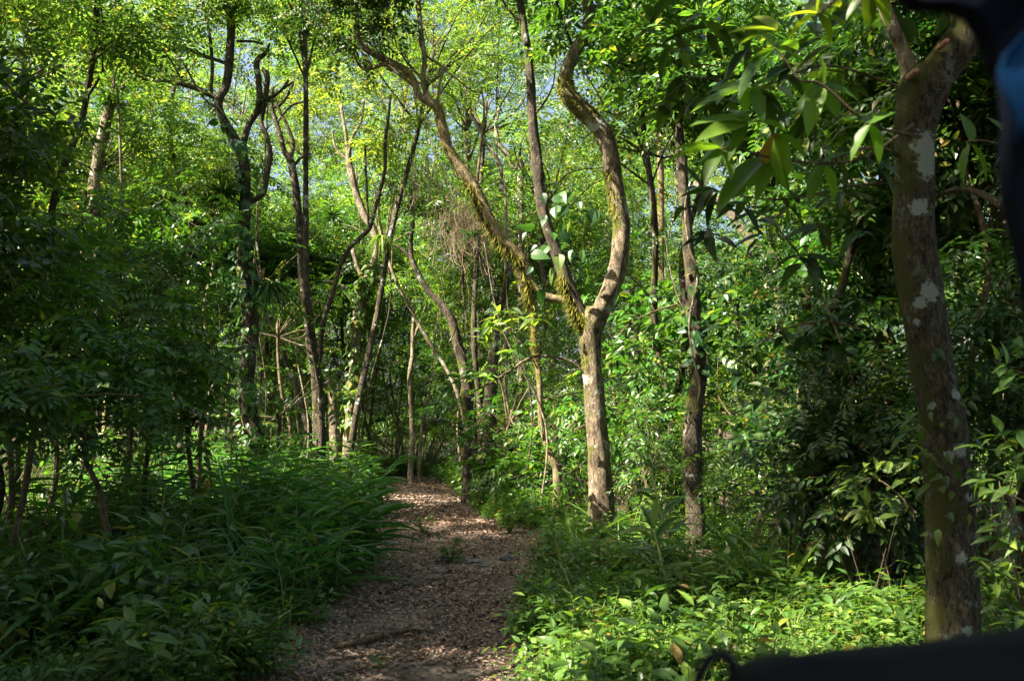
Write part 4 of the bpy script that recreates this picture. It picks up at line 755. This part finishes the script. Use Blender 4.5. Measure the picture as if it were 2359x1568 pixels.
herbs('mixed_blades', 'thin blades and taller stems mixed into the herbs at right', zone(2200, 9.5, 19, 1260, 2250), .8, M_HERB, HB=TF, seed=5, edge=.35)
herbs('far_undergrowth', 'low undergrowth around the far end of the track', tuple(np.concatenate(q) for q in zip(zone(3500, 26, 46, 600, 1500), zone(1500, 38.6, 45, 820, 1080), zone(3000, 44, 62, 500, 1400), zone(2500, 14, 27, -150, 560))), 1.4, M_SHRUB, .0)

# ------------------------------------------------------------------ epiphytes
def strap_rosette(c, n, ll, mat, name, label, cat_='bromeliad', up=.3, w=.07, droop=.5, down=0):
    lf = leafN(w, .03, droop, 6, base=.6); a = rng.uniform(0, 6.28, n); d = np.stack([np.cos(a), np.sin(a), rng.uniform(-.3, 1.2, n)*up*2-down], 1)
    T = np.asarray(c)+d*.02; V, Fc, U = inst(lf, frames(d, np.tile([0, 0, 1.], (n, 1))), T, ll*rng.uniform(.6, 1.1, n)); return tag(link_mesh(name, V, Fc, mat, origin=c), label, cat_)
strap_rosette(P(512, 455, 23.2), 130, .68, M_DARK, 'bromeliad', 'big dark bromeliad clump on the left side of the twisted vine-clad trunk', up=.7)
strap_rosette(P(500, 480, 23.3), 60, .5, M_DARK, 'bromeliad', 'smaller dark bromeliad under the big clump', up=.5)
strap_rosette(P(533, 52, 23.3), 26, .45, M_YOUNG, 'bromeliad', 'bright yellow-green bromeliad high on the twisted tree', up=.6, w=.13)
strap_rosette(P(765, 500, 26.8), 120, .5, M_DARK, 'bromeliad', 'round spiky bromeliad tuft hanging in the gap above the track', up=.7, w=.05)
strap_rosette(P(620, 660, 23.8), 80, 1.0, M_DARK, 'hanging_fern', 'dark strap leaved fern drooping right of the twisted trunk', 'fern', up=.3, w=.05, droop=.9, down=.3)
strap_rosette(P(878, 540, 27), 60, .7, M_CANOPY2, 'hanging_fern', 'pale strap leaved fern drooping over the track end', 'fern', up=.2, w=.05, droop=.8, down=.6)
strap_rosette(P(805, 905, 27), 40, .38, M_CANOPY2, 'bromeliad', 'yellow-green bromeliad on the sunlit pale trunk', up=.4, w=.09)
strap_rosette(P(612, 235, 23.5), 50, .4, M_DARK, 'bromeliad', 'dark bromeliad on the right limb of the twisted tree', up=.4)
strap_rosette(P(258, 240, 25.8), 90, .7, M_SHRUB, 'bromeliad', 'shaggy bromeliad mass on the short branching trunk at upper left', up=.6)
strap_rosette(P(1088, 545, 21.5), 50, .4, M_DARK, 'bromeliad', 'dark bromeliad left of the slanting mossy trunk', up=.5)
def climber(name, label, q, i0, i1, n, ll, mat, w=.6):
    i = rng.integers(i0, i1, n); c = q[i, :3]; a = rng.uniform(math.pi, 2*math.pi, n); d = np.stack([np.cos(a), np.sin(a), 0*a], 1); T = c+d*(q[i, 3][:, None]+.03+.05*rng.uniform(0, 1, (n, 1)))
    dd = d*.6+rng.normal(size=(n, 3))*.4+[0, 0, -.7]; V, Fc, U = inst(leafN(w, .05, .2, 5, base=.6), frames(dd, d+[0, 0, .3]), T, ll*rng.uniform(.5, 1.2, n)); return tag(link_mesh(name, V, Fc, mat, origin=q[i0, :3]), label, 'climber')
n3 = len(q3); climber('climbing_vine', 'heart leaved climber on the lower part of the twisted dark trunk', q3, 6, int(n3*.5), 230, .2, M_SHRUB)
climber('climbing_vine', 'glossy broad leaved climber round the middle of the twisted tree', q3, int(n3*.33), int(n3*.62), 60, .34, M_DARK)
n5 = len(q5); climber('climbing_vine', 'bright leafy climber clothing the pale trunk at the track end', q5, int(n5*.1), int(n5*.48), 220, .24, M_HERB)
n8 = len(q8); climber('climbing_vine', 'dark climber half hiding the vine-wrapped trunk', q8, int(n8*.35), int(n8*.6), 60, .2, M_DARK)
n9 = len(q9); climber('climbing_vine', 'small leaved climber on the lichened near trunk', q9, int(n9*.25), int(n9*.5), 30, .11, M_SHRUB, .45)
# big philodendron leaves on the forked tree's left limb
lf = leafN(.62, .06, .25, 7, base=.62); pts = [(1268, 530), (1282, 485), (1308, 505), (1330, 530), (1345, 490), (1300, 560), (1262, 610), (1330, 600), (1290, 640), (1245, 545), (1275, 590), (1318, 570), (1355, 600), (1235, 610), (1262, 470), (1290, 500), (1330, 470), (1350, 520), (1285, 560), (1250, 590), (1300, 610), (1345, 640), (1370, 480), (1240, 640), (1310, 540), (1270, 520), (1320, 500), (1365, 655), (1225, 560), (1300, 470), (1255, 690), (1300, 585), (1385, 505), (1340, 450)]
T = np.array([P(u-12, v-25, 17.3+rng.uniform(-.3, .2)) for u, v in pts]); d = rng.normal(size=(len(pts), 3))*[.8, .4, .4]+[0.1, -.3, -.8]; nn = np.tile([0, -.7, .55], (len(pts), 1))+rng.normal(size=(len(pts), 3))*.4
V, Fc, U = inst(lf, frames(d, nn), T, rng.uniform(.14, .36, len(pts))); tag(link_mesh('climbing_arum', V, Fc, M_DARK, uv=U, origin=T[0]), 'large dark heart leaves clinging to the left limb of the Y-shaped tree', 'climber')
for k in range(30):
    u, Y = rng.uniform(380, 1560), rng.uniform(20, 37); b = ground_at(u, Y); l_, r_ = edges(Y)
    if l_-.4 < b[0] < r_+.4: b[0] = r_+.6+rng.uniform(0, 1)
    H = rng.uniform(3.5, 9); a = rng.normal(size=2)*.09*H; c2 = rng.normal(size=2)*.04*H; R0 = rng.uniform(.014, .035)
    V, Fc, U = tube([b, b+[c2[0], c2[1], H*.35], b+[a[0]*.6-c2[0]*.5, a[1]*.6, H*.7], b+[a[0], a[1], H]], [R0, R0*.8, R0*.6, R0*.3], n=16, seg=6, rough=.08)
    tag(link_mesh('thin_sapling', V, Fc, [B_PALE, B_TWIG, B_DARK][k % 3], smooth=True, origin=b), 'thin bare sapling stem among the trees beside the far half of the track', 'sapling', 'thin saplings among the trees')
# hanging roots and lianas
def liana(label, pts, Y, mat=B_PALE, dY=0, name='liana'):
    c, r = trace(pts, Y, dY=dY); tag(link_mesh(name, *tube(c, r, seg=6)[:2], mat, smooth=True, origin=c[0]), label, 'vine')
liana('pale looping liana right of the dark left limb', [(1318, 120, 4), (1385, 230, 4), (1390, 250, 5), (1415, 264, 5), (1440, 260, 4), (1462, 240, 4), (1470, 180, 3)], 18.5)
liana('thin straight liana hanging in the middle of the trees', [(983, 235, 3), (985, 290, 3), (1000, 350, 3), (1015, 380, 3), (1030, 430, 3)], 24)
liana('long dark liana hanging beside the Y-shaped tree', [(1530, 500, 3), (1540, 600, 3), (1560, 680, 3), (1585, 730, 3)], 17)
liana('thin bare liana curving down right of the track end', [(1010, 720, 3), (1000, 790, 4), (996, 850, 4), (1002, 880, 3)], 28)
liana('pale liana hanging down to the leaves left of the mossy tree', [(1062, 640, 3), (1058, 700, 3), (1048, 760, 3), (1028, 800, 3)], 25)
liana('dark liana slanting through the right thicket', [(1770, 500, 5), (1850, 600, 5), (1910, 720, 5), (1960, 860, 5), (1990, 1000, 5)], 11, B_DARK)
liana('thin dark pole stem standing in the right thicket', [(1885, 1200, 7), (1880, 1100, 6), (1865, 980, 6), (1850, 880, 5)], 11.5, B_DARK)
rt = []
for k in range(46):
    u, v = 985+rng.normal()*26, 395+rng.uniform(-45, 30); a = P(u, v, 26); L = rng.uniform(.35, 1.0); dx = rng.normal()*.18
    rt.append(tube([a, a+[dx*.4, 0, -L*.5], a+[dx, rng.normal()*.1, -L]], [.012, .01, .006], n=6, seg=5))
V, Fc, U = cat(rt); tag(link_mesh('hanging_roots', V, Fc, M_ROOT, origin=P(985, 395, 26)), 'bundle of pale sunlit aerial roots hanging above the track', 'roots')
rt = []
for k in range(420):
    u, v = 1075+rng.normal()*38, 500+rng.normal()*42; a = P(u, v, 22.5+rng.normal()*.3); L = rng.uniform(.2, .7)
    rt.append(tube([a, a+[rng.normal()*.08, 0, -L*.5], a+[rng.normal()*.15, rng.normal()*.1, -L]], [.005, .004, .003], n=4, seg=3))
V, Fc, U = cat(rt); tag(link_mesh('dead_vine_tangle', V, Fc, M_ROOT, origin=P(1075, 500, 22.5)), 'brown tangle of dead vines draped left of the slanting mossy tree', 'vines')

# ------------------------------------------------------------------ large leaved branches at the upper right (near)
LFL = leafN(.34, .07, .24, 10, tip=.8, base=.82, wav=.004); LFL2 = leafN(.30, .05, .4, 10, tip=.85, base=.82, wav=.006)
def whorl(u, v, Y, tips, mats):
    by = {}
    for (tu, tv, dy, m) in tips:
        u_, v_ = u+45, v-14; a = P(u_, v_, Y); e = P(u_+(tu-u)*.8, v_+(tv-v)*.8, Y+dy); by.setdefault(m, []).append((a, e-a))
    return by
def big_branch(label, stem, Y, whorls):
    c, r = trace([(a+45, b_-14, w_) for a, b_, w_ in stem], Y); t = thing('large_leaved_branch', label, 'branch', c[0]); link_mesh('stem', *tube(c, r, seg=10)[:2], B_TWIG, t, smooth=True)
    acc = {}
    for (u, v, Yw, tips) in whorls:
        for m, l in whorl(u, v, Yw, tips, None).items(): acc.setdefault(m, []).extend(l)
    mm = {'g': M_BIG, 'y': M_YOUNG, 'w': M_YELLOW}
    for m, l in acc.items():
        T = np.array([a for a, d in l]); d = np.array([d for a, d in l]); nn = rng.normal(size=(len(l), 3))*.35+[0, -.45, .8]
        V, Fc, U = inst(LFL, frames(d, nn), T, np.linalg.norm(d, axis=1)); o = link_mesh({'g': 'leaves', 'y': 'young_leaves', 'w': 'withered_leaf'}[m], V, Fc, mm[m], t, uv=U, smooth=True)
        if m == 'y': o['label'] = 'bright yellow-green young leaves'
        if m == 'w': o['label'] = 'orange withered leaf'
big_branch('large bright yellow-green leaves glowing at the top of the upper right corner', [(2120, -90, 12), (2000, -40, 10), (1900, 0, 9), (1842, 45, 8)], 4.3,
           [(1838, 45, 4.3, [(1735, 35, 0, 'y'), (1745, 100, .1, 'y'), (1775, 0, .1, 'y'), (1845, -40, 0, 'y'), (1900, -20, .2, 'y'), (1930, 60, .1, 'g'), (1890, 110, .1, 'y')]), (1745, 85, 4.3, [(1608, 60, 0, 'y'), (1630, 100, .1, 'g'), (1680, 20, .1, 'y')]), (1960, -10, 4.2, [(1880, 60, 0, 'g'), (1950, 110, .1, 'g'), (2030, 80, .1, 'g'), (1990, -120, 0, 'g')])])
big_branch('large dark veined leaves in whorls under the bright ones at the upper right', [(2080, 330, 8), (1960, 300, 7), (1850, 210, 7), (1800, 200, 6), (1770, 160, 5), (1740, 125, 5)], 4.5,
           [(1690, 218, 4.5, [(1505, 245, 0, 'g'), (1560, 200, .1, 'g'), (1720, 300, -.1, 'g'), (1760, 170, 0, 'g'), (1640, 300, .2, 'g')]), (1740, 125, 4.5, [(1610, 240, -.1, 'g'), (1830, 130, .2, 'g'), (1690, 50, 0, 'g'), (1800, 90, .2, 'g'), (1665, 170, 0, 'g')]),
            (1850, 210, 4.6, [(1760, 290, 0, 'g'), (1960, 230, 0, 'g'), (1860, 120, 0, 'g'), (1800, 330, -.1, 'g'), (1910, 310, .1, 'g')]), (1960, 300, 4.4, [(1890, 390, 0, 'g'), (2030, 250, 0, 'g'), (2000, 400, .1, 'g'), (1870, 260, .2, 'g')])])
big_branch('large long leaves radiating in the middle of the upper right leaf cluster', [(2060, 300, 8), (1950, 375, 8), (1850, 390, 7), (1720, 375, 6), (1670, 360, 6), (1618, 355, 5)], 4.6,
           [(1618, 357, 4.6, [(1445, 360, 0, 'g'), (1478, 330, .1, 'g'), (1560, 440, -.1, 'g'), (1720, 300, .1, 'g'), (1660, 430, -.1, 'g'), (1520, 400, .2, 'g'), (1580, 280, .1, 'g')]), (1680, 296, 4.5, [(1535, 318, -.1, 'g'), (1515, 270, 0, 'g'), (1620, 240, .1, 'g'), (1790, 290, .1, 'g'), (1610, 395, 0, 'g')]),
            (1745, 320, 4.5, [(1697, 428, .15, 'w'), (1780, 430, .1, 'g'), (1740, 480, 0, 'g'), (1840, 370, .1, 'g')]), (1720, 375, 4.7, [(1560, 500, -.1, 'g'), (1630, 520, 0, 'g'), (1700, 500, .1, 'g'), (1790, 460, .1, 'g')]), (1850, 390, 4.6, [(1800, 500, 0, 'g'), (1900, 480, .1, 'g'), (1930, 340, 0, 'g')])])
big_branch('dark large leaves behind the lichened trunk at the right edge', [(2420, 420, 8), (2330, 370, 7), (2230, 340, 6), (2180, 340, 5)], 7.0,
           [(2190, 345, 7, [(2150, 450, 0, 'g'), (2260, 440, 0, 'g'), (2180, 240, .1, 'g')]), (2290, 350, 7, [(2230, 250, 0, 'g'), (2360, 280, 0, 'g'), (2320, 450, .1, 'g'), (2220, 400, .1, 'g')]), (2350, 500, 6.8, [(2300, 600, 0, 'g'), (2390, 620, 0, 'g'), (2280, 520, 0, 'g')]), (2390, 640, 6.6, [(2330, 720, 0, 'g'), (2320, 640, .1, 'g')])])
# branches with medium bright leaves in front of the forked tree
def leafy_branch(label, stem, Y, tips, ll, mat, n=9, dY=0, lw=.36):
    c, r = trace(stem, Y, dY=dY); t = thing('leafy_branch', label, 'branch', c[0]); link_mesh('stem', *tube(c, r, seg=8)[:2], B_TWIG, t, smooth=True); d, T = [], []
    for (u, v) in tips:
        a = P(u, v, Y+rng.uniform(-.15, .15))
        for k in range(n): q = rng.normal(size=3)*[1, .8, .45]+[-.25, 0, -.1]; d.append(q); T.append(a+rng.normal(size=3)*.04)
    V, Fc, U = inst(leafN(lw, .06, .3, 6, base=.8), frames(np.array(d), np.tile([0, -.2, 1.], (len(d), 1))+rng.normal(size=(len(d), 3))*.3), np.array(T), ll*rng.uniform(.6, 1.15, len(d))); link_mesh('foliage', V, Fc, mat, t, uv=U)
leafy_branch('bare arching branch with bright leaves reaching left across the Y-shaped trunk', [(1345, 860, 5), (1325, 838, 5), (1290, 824, 5), (1240, 820, 6), (1205, 832, 6), (1180, 850, 5), (1140, 875, 4), (1085, 905, 3)], 16.9, [(1205, 790), (1180, 810), (1085, 860), (1060, 870), (1120, 865), (1040, 885)], .26, M_HERB, 9)
leafy_branch('spray of bright yellow-green leaves hanging left of the Y-shaped tree', [(1238, 850, 3), (1215, 800, 3), (1185, 770, 3), (1150, 740, 2)], 16.5, [(1150, 730), (1130, 745), (1170, 720), (1190, 735), (1235, 735), (1115, 765)], .3, M_CANOPY2, 9, lw=.3)
leafy_branch('leafy twig with pale round leaves reaching over the dark undergrowth at left', [(90, 930, 4), (160, 915, 5), (240, 908, 4), (340, 912, 3)], 8.6, [(40, 800), (130, 830), (210, 850), (250, 880), (320, 860), (110, 900), (160, 940), (290, 930), (20, 900)], .13, M_SHRUB, 5, lw=.6)
leafy_branch('twig of dark glossy leaves in front of the right thicket', [(1990, 760, 5), (1900, 740, 5), (1800, 760, 4), (1740, 800, 3)], 9.5, [(1740, 800), (1800, 770), (1860, 760), (1900, 745), (1830, 830), (1760, 900), (1700, 870), (1930, 800), (1980, 700), (1660, 760)], .24, M_DARK, 7)
leafy_branch('leafy twig lit from above right of the lichened trunk', [(2420, 900, 5), (2360, 860, 5), (2310, 850, 4), (2290, 830, 3)], 6.6, [(2350, 800), (2320, 850), (2345, 880), (2340, 990), (2300, 1010), (2330, 1060), (2260, 1100), (2300, 1150)], .15, M_HERB, 7)
leafy_branch('spray of sunlit leaves at the right edge below the bent twig', [(2420, 1200, 5), (2350, 1150, 5), (2290, 1130, 4)], 6.6, [(2290, 1120), (2330, 1180), (2350, 1240), (2300, 1220), (2340, 1320), (2290, 1340), (2270, 1290), (2350, 1400), (2310, 1420), (2350, 1090)], .15, M_HERB, 8)
leafy_branch('fan of sunlit leaves just left of the lichened trunk', [(2110, 1180, 5), (2060, 1130, 5), (2010, 1100, 4), (1970, 1120, 3)], 8.8, [(1970, 1110), (2000, 1080), (2040, 1070), (1980, 1170), (2010, 1190), (2040, 1150), (2080, 1110), (2100, 1060)], .17, M_HERB, 9)
leafy_branch('drooping twig of narrow leaves touching the lichened trunk', [(2190, 1090, 4), (2160, 1040, 4), (2130, 990, 4), (2100, 970, 3)], 7.0, [(2100, 990), (2110, 1010), (2085, 960), (2140, 1050), (2160, 1090)], .14, M_SHRUB, 6, lw=.3)
leafy_branch('green leaved branch hanging between the Y-shaped tree and the vine-wrapped trunk', [(1560, 700, 4), (1500, 720, 4), (1450, 745, 3), (1420, 780, 3)], 16, [(1460, 740), (1440, 790), (1480, 800), (1500, 750), (1420, 830), (1530, 780), (1470, 850)], .24, M_SHRUB, 8, lw=.3)
leafy_branch('shaded branch of long leaves filling in behind the large veined leaves', [(2070, 200, 7), (1900, 150, 6), (1750, 200, 5), (1600, 180, 4), (1520, 240, 3)], 6.5, [(1520, 240), (1580, 180), (1640, 230), (1700, 190), (1760, 220), (1560, 120), (1640, 60), (1720, 110), (1820, 160), (1900, 90), (1960, 180), (1860, 260), (1500, 60)], .3, M_SHRUB, 7, lw=.3)
leafy_branch('lower shaded branch of long leaves under the large veined leaves', [(2080, 420, 6), (1950, 430, 5), (1800, 460, 5), (1640, 440, 3)], 7, [(1640, 440), (1700, 480), (1760, 520), (1820, 470), (1880, 520), (1940, 450), (1990, 520), (1580, 470), (1620, 540), (1850, 590), (2010, 380)], .26, M_DARK, 7, lw=.32)
leafy_branch('dark leafy branch hanging in from the top left corner', [(-60, 120, 7), (20, 200, 6), (90, 260, 5), (150, 290, 3)], 9, [(30, 180), (60, 230), (100, 260), (20, 300), (130, 290), (60, 340), (-10, 240), (10, 120)], .22, M_SHRUB, 9)

# ------------------------------------------------------------------ things on the track
def stone(u, v, w, h, label, seed=0):
    c = G(u, v); Y = c[1]; rx = w*.5*Y/F_PX; rz = h*.5*Y/F_PX; bm_v = []; nu, nv = 14, 9
    for i in range(nv+1):
        for j in range(nu):
            a, b2 = math.pi*i/nv, 2*math.pi*j/nu; k = 1+.16*math.sin(3*b2+seed)*math.sin(a)+.12*math.sin(5*a+2*b2+seed*2)+rng.normal()*.03
            bm_v.append([c[0]+rx*k*math.sin(a)*math.cos(b2), c[1]+rx*.8*k*math.sin(a)*math.sin(b2), c[2]+rz*.45+rz*k*math.cos(a)])
    i = (np.arange(nv)[:, None]*nu+np.arange(nu)[None]).ravel(); j = (np.arange(nv)[:, None]*nu+(np.arange(nu)[None]+1) % nu).ravel()
    tag(link_mesh('stone', np.array(bm_v), np.stack([i, i+nu, j+nu, j], 1), M_STONE, smooth=True, origin=c), label, 'stone', 'stones on the track')
for k, a in enumerate([(1166, 1292, 30, 24, 'rounded dark stone at the right side of the track, largest of the stones'), (1022, 1293, 38, 20, 'dark stone behind the second seedling on the track'), (1092, 1298, 40, 14, 'flat grey stone right of the seedling'), (906, 1254, 28, 12, 'stone at the left side of the track, farthest of the left ones'), (887, 1299, 36, 11, 'low flat stone at the left edge of the track'),
                       (962, 1312, 32, 12, 'flat stone sunk in litter near the middle of the track'), (1014, 1320, 36, 12, 'brownish flat stone in front of the second seedling'), (1082, 1318, 24, 9, 'small flat stone below the flat grey one'), (1115, 1306, 26, 11, 'flat stone between the grey and the rounded dark one'), (1120, 1242, 24, 10, 'small dark stone behind the others at right'), (1085, 1256, 26, 8, 'flat stone half buried beyond the seedlings'), (1203, 1280, 18, 9, 'small stone right of the rounded dark one'), (872, 1296, 14, 8, 'pebble left of the low flat stone'), (1190, 1262, 14, 8, 'pebble at the right track edge')]): stone(*a[:4], a[4], k)
def ground_stick(name, label, pts, mat, cat_='stick', lift=.02):
    c, r = [], []
    for u, v, wd in pts: g = G(u, v); rr = wd*.5*g[1]/F_PX; c.append(g+[0, 0, rr*.6+lift]); r.append(rr)
    tag(link_mesh(name, *tube(c, r, seg=12, rough=.1)[:2], mat, smooth=True, origin=c[0]), label, cat_)
ground_stick('tree_root', 'long curved root lying across the left half of the track in front', [(770, 1505, 6), (800, 1497, 16), (840, 1488, 17), (880, 1478, 15), (925, 1466, 11), (965, 1462, 7), (1010, 1464, 3)], B_TWIG, 'root', .035)
ground_stick('dead_stick', 'short dark stick upper of the two lying left of centre on the track', [(875, 1372, 7), (900, 1366, 9), (925, 1355, 7), (945, 1346, 3)], B_DARK)
ground_stick('dead_stick', 'longer thin stick lower of the two lying left of centre on the track', [(873, 1390, 7), (905, 1384, 6), (940, 1375, 5), (970, 1373, 3)], B_TWIG)
c, r = trace([(1275, 1132, 7), (1240, 1118, 8), (1210, 1120, 7), (1180, 1128, 6), (1140, 1125, 5), (1100, 1124, 4), (1065, 1118, 3)], 24); t = thing('fallen_branch', 'bare forked dead branch lying over the herbs on the right verge', 'branch', c[0])
link_mesh('stem', *tube(c, r, seg=8)[:2], B_TWIG, t, smooth=True); c, r = trace([(1240, 1120, 6), (1220, 1135, 5), (1190, 1142, 4), (1150, 1148, 3)], 24, dY=-.5); link_mesh('side_twig', *tube(c, r, seg=8)[:2], B_TWIG, t, smooth=True)
def seedling(label, u, v, h, n, ll, mat):
    g = G(u, v); t = thing('seedling', label, 'plant', g, 'seedlings growing on the track'); st, d, T = [], [], []
    for k in range(n):
        a = rng.uniform(0, 6.28); hh = h*rng.uniform(.25, 1); rr = h*rng.uniform(.1, .55); e = g+[math.cos(a)*rr, math.sin(a)*rr, hh]; st.append(tube([g, g*.5+e*.5+[0, 0, .03], e], [.005, .004, .002], n=5, seg=4)); T.append(e); d.append([math.cos(a), math.sin(a), -.1])
        T.append(e); d.append([math.cos(a+1.2), math.sin(a+1.2), 0]); T.append(e); d.append([math.cos(a-1.2), math.sin(a-1.2), 0])
    V, Fc, U = inst(leafN(.5, .05, .2, 5), frames(np.array(d), np.tile([0, 0, 1.], (len(d), 1))+rng.normal(size=(len(d), 3))*.25), np.array(T), ll*rng.uniform(.6, 1.1, len(d))); link_mesh('foliage', V, Fc, mat, t); s = cat(st); link_mesh('stems', s[0], s[1], M_STEM, t)
seedling('leafy seedling in a sun fleck in the middle of the track', 972, 1233, .38, 22, .12, M_HERB)
seedling('darker seedling beside the stones in the middle of the track', 1040, 1296, .36, 18, .13, M_SHRUB)
seedling('bushy seedling clump at the right edge of the track', 1175, 1228, .42, 34, .17, M_HERB)
seedling('tiny seedling in the litter at the bottom of the track', 880, 1540, .12, 6, .08, M_HERB)
lf = leafN(.38, .05, .15, 6); c = P(478, 1100, 15.5)
tag(link_mesh('pale_dead_leaf', *inst(lf, frames(np.array([[.02, 0, 1.]]), np.array([[0, -1., .1]])), np.array([P(478, 1138, 15.2)]), np.array([.25]))[:2], M_YELLOW, origin=P(478, 1138, 15.2)), 'pale upright yellow leaf standing out of the ginger plants', 'leaf')
tag(link_mesh('yellow_leaf', *inst(leafN(.7, .05, .2, 6), frames(np.array([[1., 0, .1]]), np.array([[0, -.7, .7]])), np.array([P(1945, 1496, 7.4)]), np.array([.12]))[:2], M_YELLOW, origin=P(1945, 1496, 7.4)), 'round yellow leaf just above the dark vehicle sill', 'leaf')

# ------------------------------------------------------------------ the open side of the vehicle the view is taken from
veh = thing('open_vehicle', 'dark padded sill, cord loop and blue-black canvas of an open vehicle at the frame edges', 'vehicle', P(2359, 1900, 1.0))
prof = [(1708, 1620), (1716, 1585), (1738, 1560), (1768, 1546), (1815, 1537), (1890, 1529), (1970, 1522), (2060, 1514), (2160, 1506), (2260, 1494), (2359, 1482), (2500, 1455), (2800, 1430)]
V, nj = [], 12
for (u, v) in prof:
    top = P(u, v, 1.0); bot = P(u, 2150, 1.0)[2]; rr = .05
    for j in range(nj):
        a = math.pi*j/(nj-1); V.append([top[0], 1.0-rr*math.cos(a)*1.0+.05, top[2]-rr+rr*math.sin(a)+.002*math.sin(j*1.7+u*.02)])
    V += [[top[0], 1.10, bot], [top[0], 1.0, bot]]
m = nj+2; Fq = []
for i in range(len(prof)-1):
    for j in range(m): Fq.append([i*m+j, i*m+(j+1) % m, (i+1)*m+(j+1) % m, (i+1)*m+j])
n0 = len(V); V.append(list(np.mean(V[:m], 0)-[.012, 0, 0])); V = np.array(V)
Ft = [[a, b2, c2] for a, b2, c2, d2 in Fq]+[[a, c2, d2] for a, b2, c2, d2 in Fq]+[[n0, (j+1) % m, j] for j in range(m)]
link_mesh('sill', V, np.array(Ft), M_VINYL, veh, smooth=True)
c, r = trace([(1598, 1620, 26), (1608, 1568, 26), (1622, 1535, 26), (1640, 1514, 26), (1662, 1508, 26), (1682, 1520, 26), (1691, 1548, 27), (1694, 1630, 28)], .97)
V, Fc, U = tube(c, r, n=80, seg=12, rough=.07); link_mesh('cord', V, Fc, M_VINYL, veh, smooth=True)
def curtain(name, pts, Y, mat, th=.03):
    out = []; n = len(pts); A = [P(u, v, Y) for u, v in pts]
    for s in (0, 1): out += [p+[0, s*th+.01*math.sin(k*1.3), 0] for k, p in enumerate(A)]
    B = [P(2900, -500, Y)]*2; c0 = len(out); out += [P(2900, -500, Y), P(2900, -500, Y)+[0, th, 0]]
    Fc = [[k, k+1, c0] for k in range(n-1)]+[[n+k+1, n+k, c0+1] for k in range(n-1)]
    for k in range(n-1): Fc += [[k, n+k, n+k+1], [k, n+k+1, k+1]]
    Fc += [[0, c0, n], [n, c0, c0+1], [n-1, 2*n-1, c0], [2*n-1, c0+1, c0]]
    link_mesh(name, np.array(out), np.array(Fc), mat, veh)
curtain('canvas_roof', [(1900, -200), (2060, -60), (2125, -5), (2190, 8), (2240, 26), (2278, 55), (2300, 90), (2312, 135), (2320, 190), (2330, 270), (2336, 340), (2345, 430), (2354, 520), (2372, 650), (2400, 900)], 1.0, M_CANVAS)
curtain('blue_trim', [(2322, 118), (2318, 150), (2324, 200), (2332, 260), (2338, 300), (2350, 320)], .975, M_BLUE, .01)
